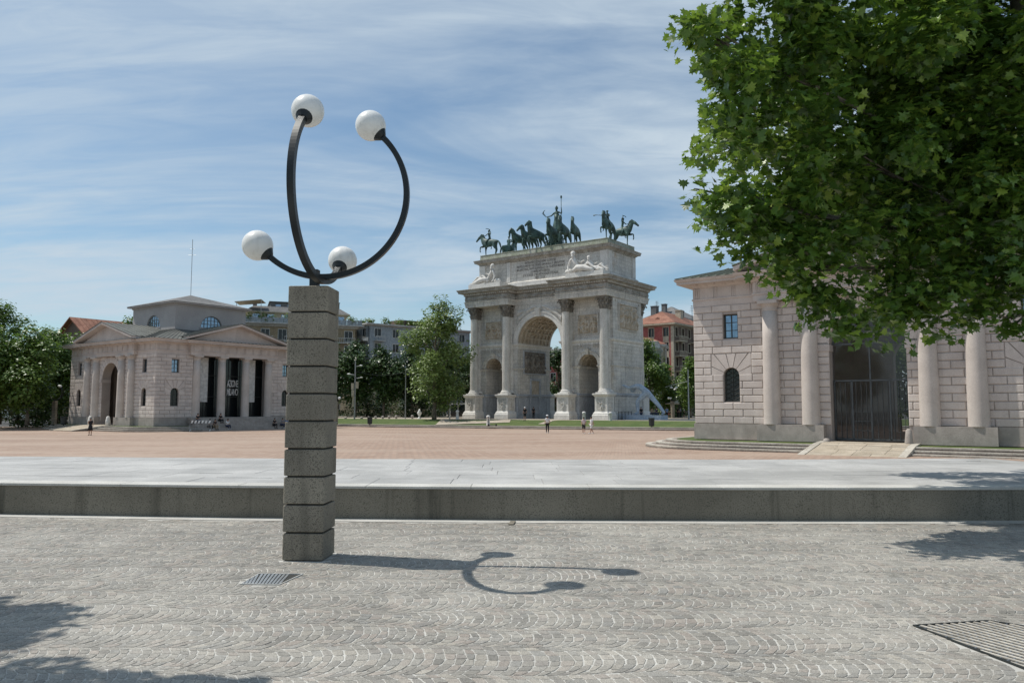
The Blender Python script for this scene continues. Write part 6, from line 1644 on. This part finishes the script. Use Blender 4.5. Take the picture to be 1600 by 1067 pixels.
# ------------------------------------------------------------------ houses behind
def block_house(name, label, px, d, W_, D_, H_, mat, rz=GRZ, floors=5, cols=(4, 4), roof=None, roofmat='redroof', rh=2.5, ww=1.1, wh=1.7, trimmat='trim', anchor='near', z0=-.2, faces='SE', balc=(), over=.5, fh=None, skipf=0, glassmat='glass', sidemat=None, wz=.9):
    """corner house: its nearest corner (between faces S and E) stands at pixel px, depth d; S runs left, E runs right"""
    c = Vector(at(px, d, z0)); t_ = thing(name, label, 'building', c, rz)
    fh = fh or H_ / floors
    for f in 'SENW':
        T = {'S': Matrix.Translation((-W_, 0, 0)), 'E': Matrix.Rotation(R(90), 4, 'Z'), 'N': Matrix.Translation((0, D_, 0)) @ Matrix.Rotation(R(180), 4, 'Z'), 'W': Matrix.Translation((-W_, D_, 0)) @ Matrix.Rotation(R(-90), 4, 'Z')}[f]
        ln = W_ if f in 'SN' else D_; b = MB()
        n = cols[0] if f in 'SN' else cols[1]
        vis = f in faces
        if vis:
            # wall built round its window openings
            xs = [ln * (i + .5) / n for i in range(n)]
            b.box(0, 0, -.5, ln, .3, skipf * fh)
            for k in range(skipf, floors):
                z = k * fh; b.box(0, 0, z, ln, .3, z + wz); b.box(0, 0, z + wz + wh, ln, .3, z + fh if k < floors - 1 else H_)
                e = 0
                for x in xs: b.box(e, 0, z + wz, x - ww / 2, .3, z + wz + wh); e = x + ww / 2
                b.box(e, 0, z + wz, ln, .3, z + wz + wh)
            b.xf(lambda p: tuple(T @ Vector(p))); b.build('wall', sidemat if (sidemat and f == 'E') else mat, t_)
            for k in range(skipf, floors):
                z = k * fh
                for x in xs:
                    w = MB(); fr = .09
                    w.box(x - ww / 2 - .1, -.06, z + wz - .12, x + ww / 2 + .1, .02, z + wz - .002); w.box(x - ww / 2 - .1, -.04, z + wz + wh + .002, x + ww / 2 + .1, .02, z + wz + wh + .16)
                    w.box(x - ww / 2 - .12, -.03, z + wz, x - ww / 2 - .002, .02, z + wz + wh); w.box(x + ww / 2 + .002, -.03, z + wz, x + ww / 2 + .12, .02, z + wz + wh)
                    w.box(x - .04, .12, z + wz, x + .04, .18, z + wz + wh)
                    w.xf(lambda p: tuple(T @ Vector(p))); wo = w.build('window', trimmat, t_)
                    g = MB(); g.quad((x - ww / 2, .2, z + wz), (x + ww / 2, .2, z + wz), (x + ww / 2, .2, z + wz + wh), (x - ww / 2, .2, z + wz + wh)); g.xf(lambda p: tuple(T @ Vector(p))); g.build('pane', glassmat, wo)
            for (ff, k, x0, x1) in balc:
                if ff != f: continue
                z = k * fh; w = MB(); w.box(x0, -1.1, z - .15, x1, .0, z + .02); w.box(x0, -1.1, z + .85, x1, -1.02, z + .95)
                m = max(3, int((x1 - x0) / .4))
                for i in range(m + 1): xx = x0 + (x1 - x0 - .06) * i / m; w.box(xx, -1.09, z + .02, xx + .06, -1.03, z + .85)
                w.xf(lambda p: tuple(T @ Vector(p))); w.build('balcony', trimmat, t_)
        else:
            b.box(0, 0, -.5, ln, .3, H_); b.xf(lambda p: tuple(T @ Vector(p))); b.build('wall', mat, t_)
    P = [(-W_, 0), (0, 0), (0, D_), (-W_, D_)]
    b = MB(); b.sweep(P, [(-.2, H_ - .1), (.1, H_ - .08), (over * .8, H_ + .15), (over, H_ + .2), (over, H_ + .45), (0, H_ + .5)]); b.build('eaves', trimmat, t_)
    if roof == 'hip':
        b = MB(); e = over; z = H_ + .5; ins = min(W_, D_) / 2
        O = [Vector((-W_ - e, -e, z)), Vector((e, -e, z)), Vector((e, D_ + e, z)), Vector((-W_ - e, D_ + e, z))]
        if W_ >= D_: r0, r1 = Vector((-W_ + ins, D_ / 2, z + rh)), Vector((-ins, D_ / 2, z + rh)); Fs = [(O[0], O[1], r1, r0), (O[1], O[2], r1), (O[2], O[3], r0, r1), (O[3], O[0], r0)]
        else: r0, r1 = Vector((-W_ / 2, ins, z + rh)), Vector((-W_ / 2, D_ - ins, z + rh)); Fs = [(O[0], O[1], r0), (O[1], O[2], r1, r0), (O[2], O[3], r1), (O[3], O[0], r0, r1)]
        for q in Fs: b.quad(*q)
        b.build('roof', roofmat, t_)
    else:
        b = MB(); b.box(-W_ + .1, .1, H_ + .3, -.1, D_ - .1, H_ + .52); b.build('roof', 'slate', t_)
    return t_
def chimney(t_, x, y, z, h=1.6, w=.7, mat='slate'):
    b = MB(); b.box(x - w / 2, y - w / 2, z - 1.5, x + w / 2, y + w / 2, z + h); b.box(x - w / 2 - .1, y - w / 2 - .1, z + h, x + w / 2 + .1, y + w / 2 + .1, z + h + .15); b.build('chimney', mat, t_)
def aerial(t_, x, y, z, h=4):
    b = MB(); b.tube([(x, y, z), (x, y, z + h)], .05, 5)
    for k in range(4): b.tube([(x - .6 + .08 * k, y, z + h * (.7 + .09 * k)), (x + .6 - .08 * k, y, z + h * (.7 + .09 * k))], .03, 4)
    b.build('aerial', 'darkmetal', t_)
def shrub(label, p, r, seed, mat='fol_mid', h=1.0):
    r2 = random.Random(seed); t_ = thing('roof_shrub', label, 'shrub', p, 0, 'plants on the roof terraces')
    leaf_field(crown('c', mat, t_, [((0, 0, r * .8 * h), (r, r * h)), ((r * .5, 0, r * .6), (r * .7, r * .7))], 260, .3, r2, shell=.2), .38, r2, SIMPLE, 'crown', mat, t_, kind=None)
    b = MB(); b.lathe([(.3, -.1), (.4, .35)], seg=8); b.build('pot', 'redroof', t_)
# grey-blue block with a roof garden
gb = block_house('apartment_block', 'blue grey flat roofed apartment block with roof garden above the dark trees', 575, 165, 8, 27, 19.2, 'bluegrey', R(-50), 6, (2, 6), None, ww=1.5, wh=1.7, over=.9, faces='SE', balc=(('E', 5, 1.2, 3.6), ('S', 5, .5, 7.5), ('S', 4, .5, 7.5)), skipf=1)
def world_of(t_, p): return Vector(t_.location) + Matrix.Rotation(t_.rotation_euler.z, 3, 'Z') @ Vector(p)
for i, (x, y, r_) in enumerate(((-2, 1.2, .8), (-.8, 4.5, 1.0), (-.8, 8, .9), (-.8, 11, .8), (-.9, 14, 1.2), (-.8, 17, .8), (-1, 20, .9), (-5, 1.0, .7))):
    q = world_of(gb, (x, y, 19.7)); shrub(('round terrace shrub', 'bushy terrace plant', 'tall terrace plant', 'loose terrace plant')[i % 4] + ' on the blue grey block roof, ' + ('nearest its corner', 'second along the edge', 'third along the edge', 'fourth along the edge', 'tallest of the edge', 'sixth along the edge', 'near the bright tree', 'over the sunny side')[i], q, r_, 60 + i, 'fol_mid' if i % 2 else 'fol_light')
b = MB(); b.box(-6.5, 9, 19.4, -2, 24, 21.2); b.build('penthouse', 'brownwall', gb)
# beige block with terraces behind the far toll house
bb = block_house('apartment_block', 'beige apartment block with white balconies and roof terraces behind the far toll house', 556, 160, 23, 14, 17.9, 'beige', R(20), 6, (7, 3), None, ww=1.5, wh=2.0, over=.5, balc=(('S', 5, .2, 6.4), ('S', 5, 8.5, 14.5), ('S', 4, .2, 6.4), ('S', 4, 8.5, 14.5), ('S', 5, 17, 22.6), ('S', 4, 17, 22.6)), skipf=2, trimmat='trim', wz=.35, faces='SW')
b = MB(); b.sweep([(-23, 0), (0, 0), (0, 14), (-23, 14)], [(.2, 18.2), (1.3, 18.3), (1.3, 18.5), (.2, 18.52)]); b.build('terrace_slab', 'trim', bb)
for i in range(24): b = MB(); b.box(-24 + i * 1.04, -1.25, 18.5, -24 + i * 1.04 + .98, -1.2, 19.5); b.build('parapet_pane', 'bluegrey', bb)
P = [(-21.5, 2.2), (-1.8, 2.2), (-1.8, 12), (-21.5, 12)]
b = MB(); b.sweep(P, [(0, 18.4), (0, 20.7), (.7, 20.8), (.7, 21.0), (.2, 21.05)]); b.build('penthouse', 'cream', bb)
b = MB(); b.sweep(P, [(.6, 21.0), (-1.2, 22.3), (-4.0, 22.6)]); b.build('penthouse_roof', 'slate', bb)
b = MB(); b.sweep([(-17, 4), (-7, 4), (-7, 11), (-17, 11)], [(0, 21.4), (0, 23.2), (.3, 23.25), (.3, 23.4)]); b.build('roof_storey', 'slate', bb)
for i in range(7): b = MB(); b.box(-20.5 + i * 2.8, 2.14, 18.9, -19.1 + i * 2.8, 2.26, 20.5); b.build('penthouse_window', 'glassblue', bb)
for i in range(4): b = MB(); b.box(-16 + i * 2.4, 3.95, 21.9, -15 + i * 2.4, 4.06, 22.8); b.build('attic_window', 'glassblue', bb)
chimney(bb, -3.2, 6, 22.2, 1.6, .7); chimney(bb, -20, 6, 22, 1.2, .8); aerial(bb, -9, 5, 23.3, 3.4)
b = MB(); b.loops([[(-24, -1, 22.3), (-19, -.8, 23.0), (-18, 3, 22.8), (-23, 3, 22.2)], [(-24, -1, 22.42), (-19, -.8, 23.12), (-18, 3, 22.92), (-23, 3, 22.32)]]); b.build('terrace_awning', 'cream', bb)
b = MB(); b.tube([(-23.6, -.8, 18.5), (-23.6, -.8, 22.3)], .06, 5); b.tube([(-19, -.7, 18.5), (-19, -.7, 23.0)], .06, 5); b.build('awning_post', 'trim', bb)
for i, (x, y, r_) in enumerate(((-21.5, -.5, 1.1), (-19, -.5, 1.2), (-17, -.4, .9), (-13.4, -.5, 1.2), (-10.5, -.4, .9), (-1.2, -.4, 1.0), (-6, -.5, .9))):
    q = world_of(bb, (x, y, 18.7)); shrub(('green terrace plant', 'spreading terrace plant', 'yellow green terrace plant')[i % 3] + ' on the beige block, ' + ('under the awning', 'beside the awning post', 'third from the left', 'in the middle of the terrace', 'left of the lamp pillar', 'right of the lamp pillar', 'hidden by the lamp pillar')[i], q, r_, 80 + i, 'fol_mid' if i % 3 else 'fol_light')
# low gabled building with the red roof
t_ = thing('gabled_house', 'dark gabled house with a terracotta roof showing above the left park trees', 'building', at(112, 126, -.2), R(-33))
b = MB(); b.box(-5.2, 0, 0, 5.2, 24, 12.6); b.build('wall', 'brownwall', t_)
b = MB(); b.loops([[(-5.2, -.0, 12.6), (5.2, 0, 12.6), (0, 0, 16.0)], [(-5.2, 24, 12.6), (5.2, 24, 12.6), (0, 24, 16.0)]]); b.build('gable', 'brownwall', t_)
b = MB()
for s_ in (-1, 1):
    for k in range(30):
        y0_, y1_ = -.8 + 25.6 * k / 30, -.8 + 25.6 * (k + 1) / 30 - .06
        b.loops([[(s_ * 6.0, y0_, 12.2), (s_ * 6.0, y1_, 12.2), (s_ * 6.0, y1_, 12.4), (s_ * 6.0, y0_, 12.4)], [(0, y0_, 16.2), (0, y1_, 16.2), (0, y1_, 16.4), (0, y0_, 16.4)]])
b.build('roof', 'redroof', t_)
# right side: grey-green house, red house
gg = block_house('town_house', 'grey green three storey house right of the arch', 1030, 134, 8.5, 6.6, 11.6, 'greengrey', R(-14), 4, (2, 3), None, ww=.75, wh=1.8, over=.35, trimmat='greengrey')
b = MB(); b.sweep([(-8.3, .2), (-.2, .2), (-.2, 6.4), (-8.3, 6.4)], [(0, 12.0), (0, 13.1), (.1, 13.2), (-.2, 13.25)]); b.build('attic_parapet', 'trim', gg)
rb_ = block_house('tall_corner_house', 'tall corner house with red rendered side and brown balconied front right of the arch', 1053, 150, 9.5, 17, 17.6, 'redwall', R(-38), 6, (3, 6), 'hip', rh=3.0, ww=1.15, wh=1.7, over=.8, trimmat='cream', balc=tuple(('E', k, x, x + 3.4) for k in (1, 2, 3, 4, 5) for x in (.6, 7.2, 12.4)), sidemat='brownwall', glassmat='glass')
b = MB()
for k in range(3, 5):
    for x in (-9.5 * 5 / 6, -9.5 / 2, -9.5 / 6): b.box(x - .62, -.035, 2.95 * k + 2.75, x + .62, .0 + .01, 2.95 * k + 3.75)
b.box(-.5, -.05, 0, .05, .3, 17.5); b.build('cream_panel', 'cream', rb_)
chimney(rb_, -3, 9, 20, 1.5, 1.2, 'cream'); chimney(rb_, -4, 12, 20, 1.7, .9); aerial(rb_, -6, 5, 20, 3.4); aerial(rb_, -2, 13, 19, 4)
b = MB(); b.loops([[(-5.2, 1.0, 18.4), (-2.6, 1.0, 18.4), (-3.9, 1.0, 19.6)], [(-5.2, 4.5, 18.4), (-2.6, 4.5, 18.4), (-3.9, 4.5, 19.6)]]); b.build('dormer', 'redroof', rb_)
rs = block_house('low_house', 'low house with a terracotta roof wedged between the arch and the red house', 1040, 142, 10, 6, 12.8, 'cream', R(-14), 4, (3, 2), 'hip', rh=1.5, over=.3); chimney(rs, -7, 3, 14.2, .9, .5)
back = block_house('rear_house', 'dark roofed house behind the tall red corner house', 1068, 175, 11, 12, 21.5, 'cream', R(-38), 7, (3, 4), 'hip', 'slate', rh=3.5); chimney(back, -8, 2, 23.5, 1.8, 1.4, 'slate'); chimney(back, -5.5, 2, 24, 1.6, 1.0, 'slate')
sky_ = block_house('rear_house', 'red brick house seen through the central opening of the arch', 900, 170, 14, 12, 13.2, 'redwall', R(-20), 4, (4, 3), 'hip', 'slate', rh=1.4); chimney(sky_, -8.8, 1, 15.6, 2.4, 1.0, 'slate')
wl = block_house('dim_building', 'dim low building with square windows in the shade under the dark tree row', 690, 140, 26, 8, 5.6, 'cream', R(-2), 1, (6, 2), None, ww=2.0, wh=2.4, wz=1.4, over=.2)
wl2 = block_house('long_house', 'long grey house closing the park at the far left', 185, 150, 60, 10, 8.5, 'greengrey', R(-25), 2, (10, 2), 'hip', rh=2, faces='S')
# ------------------------------------------------------------------ street furniture
lampR = dup(lamp0, at(1050, 118, -.45), R(20), 'distant pillar lamp with four white globes right of the arch, before the dark trees', 1.0)
lampL = dup(lamp0, at(88, 96, -.55), R(80), 'distant pillar lamp in the shade left of the far toll house')
lampM = dup(lamp0, at(526, 104, -.6), R(-120), 'distant pillar lamp mostly hidden behind the near lamp pillar, two globes peeping out')
def pole(label, px, d, h, z=-.2, r_=.09, arms=(), kind='pole'):
    p = at(px, d, z); t_ = thing('street_pole', label, 'pole', p)
    b = MB(); b.tube([(0, 0, 0), (0, 0, h * .3), (0, 0, h)], [r_ * 1.25, r_, r_ * .75], 8); b.build('mast', 'steel', t_)
    for (x, z1, w) in arms:
        b = MB(); b.tube([(0, 0, z1), (x, 0, z1 + .15)], .03, 5); b.sphere((x, 0, z1 + .15), w, 8, 6, (1.6, 1, .6)); b.build('lamp_head', 'white', t_, True)
    return t_
pl = pole('tall steel pole with signals and lamp heads right of the lamp pillar', 555, 110, 8.4, -.3, .1, ((-.9, 6.4, .16), (.8, 7.6, .15), (.9, 5.9, .12)))
b = MB()
for x, z in ((-.35, 4.3), (.3, 4.5), (-.3, 3.3)): b.box(x - .17, -.14, z, x + .17, .14, z + .95)
b.build('signal_head', 'cream', pl)
b = MB(); b.box(-.36, -.05, 1.9, -.1, .05, 3.6); b.build('sign_plate', 'cream', pl)
pole('slim steel pole in front of the dark tree row', 634, 112, 7.4, -.3, .07)
pole('slim pale pole behind the bright tree near the arch', 703, 112, 3.2, -.1, .1)
pp = pole('tall pale pole at the left edge of the near toll house', 1075, 108, 7.0, -.2, .1)
cu = thing('overhead_wire', 'thin overhead wire slung between two poles before the dark trees', 'wire', at(555, 110, 6.6)); A = Vector((0, 0, 0)); B = Vector(at(634, 112, 6.6)) - Vector(at(555, 110, 6.6))
b = MB(); b.tube([A.lerp(B, i / 10) - Vector((0, 0, .5 * math.sin(math.pi * i / 10))) for i in range(11)], .02, 4); b.build('cable', 'darkmetal', cu)
cw = thing('overhead_street_lamp', 'overhead cable with two hanging street lamps over the trees right of the arch', 'street lamp', at(1040, 112, 0))
b = MB(); b.tube([(-.1, 0, 4.4), (1.5, 0, 4.9), (3.3, 0, 5.3)], .03, 4); b.build('cable', 'steel', cw)
for x in (.8, 1.5): b = MB(); b.sphere((x, 0, 4.35), .13, 8, 6, (1.8, 1, .8)); b.tube([(x, 0, 4.4), (x, 0, 4.75)], .02, 4); b.build('lamp_head', 'white', cw)
# stone bollards
bm_ = MB(); bm_.lathe([(.19, 0), (.17, .1), (.14, .75), (.17, .8), (.19, .88), (.16, .97), (.06, 1.02)], seg=12)
bme = bm_.mesh('bollard', 'marble_white', True)
for px, d, z, lb in ((763, 93.6, -.68, 'stone bollard on the kerb behind the parked scooter'), (912, 97.3, -.25, 'stone bollard before the right side opening of the arch'), (953, 97.6, -.3, 'stone bollard right of the nearest arch pedestal'), (715, 104, -.1, 'stone bollard left of the leftmost arch pedestal'), (1053, 60, -.2, None)):
    if lb: put(bme, 'bollard', None, at(px, d, z), label=lb, cat='bollard', group='stone bollards round the arch', scale=1.25)
bm_ = MB(); bm_.lathe([(.16, 0), (.15, .55), (.2, .62), (.2, .78), (.1, .9)], seg=10); bmg = bm_.mesh('bollard', 'houseplinth', True)
for i, px in enumerate((541, 566, 577, 588, 599, 609, 620, 645)):
    put(bmg, 'bollard', None, at(px, 112 + i * .1, -.75 + .04 * i), label=('first', 'second', 'third', 'fourth', 'fifth', 'sixth', 'seventh', 'eighth')[i] + ' low grey bollard from the left in the row before the dark trees', cat='bollard', group='row of low grey bollards')
def bin_(px, d, z, label):
    t_ = thing('litter_bin', label, 'litter bin', at(px, d, z), 0, 'dark litter bins')
    b = MB(); b.lathe([(.26, .12), (.3, .2), (.34, .95), (.36, 1.0), (.36, 1.05)], seg=14); b.build('bucket', 'darkmetal', t_)
    b = MB(); b.tube([(0, 0, 0), (0, 0, .2)], .08, 6); b.build('foot', 'darkmetal', t_)
bin_(1017, 88.3, -.7, 'dark litter bin on the kerb below the blue sculpture'); bin_(579, 101, -.75, 'dark litter bin at the left end of the arch lawn'); bin_(103, 90, -.55, 'dark litter bin beside the far toll house')
# parked scooter by the bollard
sc = thing('kick_scooter', 'dark kick scooter parked against the bollard on the kerb', 'scooter', at(765.5, 93.2, -.68), R(20))
b = MB(); b.box(-.1, -.08, .1, .75, .08, .15); b.build('deck', 'darkmetal', sc)
b = MB(); b.tube([(-.12, 0, .15), (-.2, 0, 1.05)], .03, 6); b.tube([(-.2, -.25, 1.05), (-.2, .25, 1.05)], .025, 6); b.build('handlebar', 'darkmetal', sc)
for x in (-.16, .8): b = MB(); b.tube([(x, -.03, .12), (x, .03, .12)], .12, 12); b.build('wheel', 'black', sc)
# crowd barrier before the far house
bx = HL + U * (LK + 4.2) + V * (2.6 * KH)
for k, (lb, off) in enumerate((('striped steel crowd barrier at the corner of the far toll house', 0),)):
    t_ = thing('crowd_barrier', lb, 'barrier', (bx.x, bx.y, -1.0), R(8))
    b = MB(); b.tube([(-1.1, 0, .1), (-1.1, 0, 1.15), (1.1, 0, 1.15), (1.1, 0, .1)], .035, 6); b.tube([(-1.1, 0, .25), (1.1, 0, .25)], .025, 6); b.build('rail_frame', 'steel', t_)
    for i in range(13): b = MB(); b.tube([(-1.0 + i * .165, 0, .25), (-1.0 + i * .165, 0, .9)], .016, 5); b.build('bar', 'steel', t_)
    for i in range(6): b = MB(); x = -1.0 + i * .36; b.quad((x, -.045, .86), (x + .18, -.045, .86), (x + .28, -.045, 1.14), (x + .1, -.045, 1.14)); b.build('stripe', 'white', t_)
    for x in (-1, 1): b = MB(); b.tube([(x, -.35, .02), (x, 0, .15), (x, .35, .02)], .03, 5); b.build('leg', 'white', t_)
# parasol of a cafe right of the arch
t_ = thing('cafe_parasol', 'wide pale cafe parasol behind the pillar lamp right of the arch', 'parasol', at(1060, 124, -.3))
b = MB(); b.lathe([(2.2, 2.3), (2.2, 2.42), (.1, 3.0)], seg=8); b.build('canopy', 'cream', t_); b = MB(); b.tube([(0, 0, 0), (0, 0, 3)], .05, 6); b.build('pole', 'darkmetal', t_)
t_ = dup(t_, at(1042, 128, -.3), .4, 'wide pale cafe parasol left of the distant pillar lamp')
# railing, kiosk hut
t_ = thing('white_urn', 'small white urn on a stand under the bright tree', 'urn', at(656, 112, -.2)); b = MB(); b.lathe([(.3, 0), (.25, .2), (.12, .3), (.12, .5), (.3, .8), (.32, 1.0), (.15, 1.25), (.08, 1.5)], seg=12); b.build('bowl', 'white', t_, True)
t_ = thing('kiosk', 'pale low kiosk frame beside the leftmost arch pedestal', 'kiosk', at(716, 120, -.1)); b = MB()
for x in (-1.2, 0, 1.2): b.box(x - .06, -.06, 0, x + .06, .06, 2.1)
b.box(-1.3, -.1, 2.1, 1.3, 1.5, 2.25); b.build('frame', 'trim', t_); b = MB(); b.box(-1.1, 0, .2, 1.1, .05, 2.0); b.build('pane', 'glass', t_)
# railing posts along the sculpture side
t_ = thing('side_railing', 'dark low railing along the right side of the arch', 'railing', AO + U * (AW + .7) + V * 1.5, GRZ)
for i in range(5): b = MB(); b.tube([(0, i * .9, 0), (0, i * .9, 1.1)], .04, 6); b.build('post', 'darkmetal', t_)
b = MB(); b.tube([(0, 0, 1.0), (0, 3.6, 1.0)], .03, 5); b.build('rail', 'darkmetal', t_)
# ------------------------------------------------------------------ people
def pp_(px, d, z): return at(px, d, z)
person('woman in a black dress standing alone on the square before the far toll house', pp_(145, 71, -.99), R(10), 'stand', 'cloth_black', 'cloth_black', dress=True, h=1.58, extra=dict(elr=(-.2, -.1, 1.2), wrr=(-.1, -.2, 1.42), har=(-.06, -.22, 1.5)))
person('man in white shirt, sun hat and black trousers standing before the arch lawn', pp_(855, 78, -1.03), R(190), 'stand', 'cloth_white', 'cloth_black', False, hat=True, h=1.78)
person('woman in pale pink top and black shorts walking towards the arch', pp_(911.5, 75.5, -1.02), R(170), 'walk', 'cloth_pink', 'cloth_black', True, h=1.64)
person('person in all white walking right beside the woman in black shorts', pp_(923.5, 76, -1.02), R(-60), 'walk', 'cloth_white', 'cloth_white', True, h=1.68)
person('person with white cap in black standing by the central opening of the arch', pp_(820, 97.3, -.14), R(200), 'stand', 'cloth_black', 'cloth_black', True, hair='cloth_white', h=1.75)
person('dark clothed person in the doorway inside the arch', pp_(833.5, 112, -.1), R(30), 'stand', 'cloth_black', 'cloth_black', False, h=1.7)
def seat(px, d, z, rz, lb, **k): return person(lb, pp_(px, d, z), rz, 'sit', h=1.7, **k)
Wst = HL + U * LK
def stp(y, out, z): q = Wst + V * y + U * out; return (q.x, q.y, z)
gx = 'people sitting on the portico stairs'
for y, out, z, rz, top, bot, lb in ((4.6, 3.15, -.62, 50, 'cloth_grey', 'cloth_black', 'seated person in grey at the left end of the portico stairs'), (5.3, 3.0, -.62, 62, 'cloth_black', 'cloth_tan', 'seated person in black next to the crowd barrier'), (6.9, 3.0, -.62, 54, 'cloth_white', 'cloth_navy', 'seated person in a white shirt on the portico stairs'), (6.7, 1.9, .0, 54, 'cloth_black', 'cloth_black', 'seated person in black one step above the white shirt'), (3.9, 1.9, .0, 54, 'cloth_black', 'cloth_navy', 'seated person in black higher up at the left of the stairs'),
                                    (13.2, 3.0, -.62, 48, 'cloth_black', 'cloth_black', 'seated person in black left in the right hand group on the stairs'), (14.2, 3.1, -.62, 70, 'cloth_grey', 'cloth_navy', 'seated person bending forward in the middle of the right hand group'), (14.9, 3.0, -.62, 54, 'cloth_blue', 'cloth_grey', 'seated person in pale blue in the right hand group'), (15.7, 2.6, -.35, 54, 'cloth_white', 'cloth_navy', 'seated person in white with dark hair right in the group on the stairs')):
    person(lb, stp(y, out, z), R(rz), 'sit', top, bot, False, h=1.7, group=gx)
person('slim person in black climbing beside the right end of the portico stairs', stp(17.2, 2.4, -.35), R(150), 'walk', 'cloth_black', 'cloth_tan', True, h=1.72)
for i, (px, d) in enumerate(((1041, 112), (1062, 121), (1068, 121), (1058, 122))):
    person(('person in blue near the parasol by the distant lamp', 'person in grey at the cafe right of the distant lamp', 'person in white at the cafe near the pale pole', 'person in black at the cafe under the parasol')[i], pp_(px, d, -.15), R(40 * i), 'stand', ('cloth_blue', 'cloth_grey', 'cloth_white', 'cloth_black')[i], 'cloth_black', i % 2 == 0, h=1.7)
for i, (px, col) in enumerate(((1001, 'cloth_black'), (1017, 'cloth_tan'), (1024, 'cloth_navy'))):
    person(('dark clothed person behind the base of the blue sculpture', 'person in tan sitting on the base of the blue sculpture', 'person in navy sitting on the base by the rear foot of the sculpture')[i], (*at(px, 103.6 - i * .9)[:2], (.52, .62, .62)[i] if i else -.1), R(20), 'stand' if i == 0 else 'sit', col, 'cloth_navy', False, h=1.7)
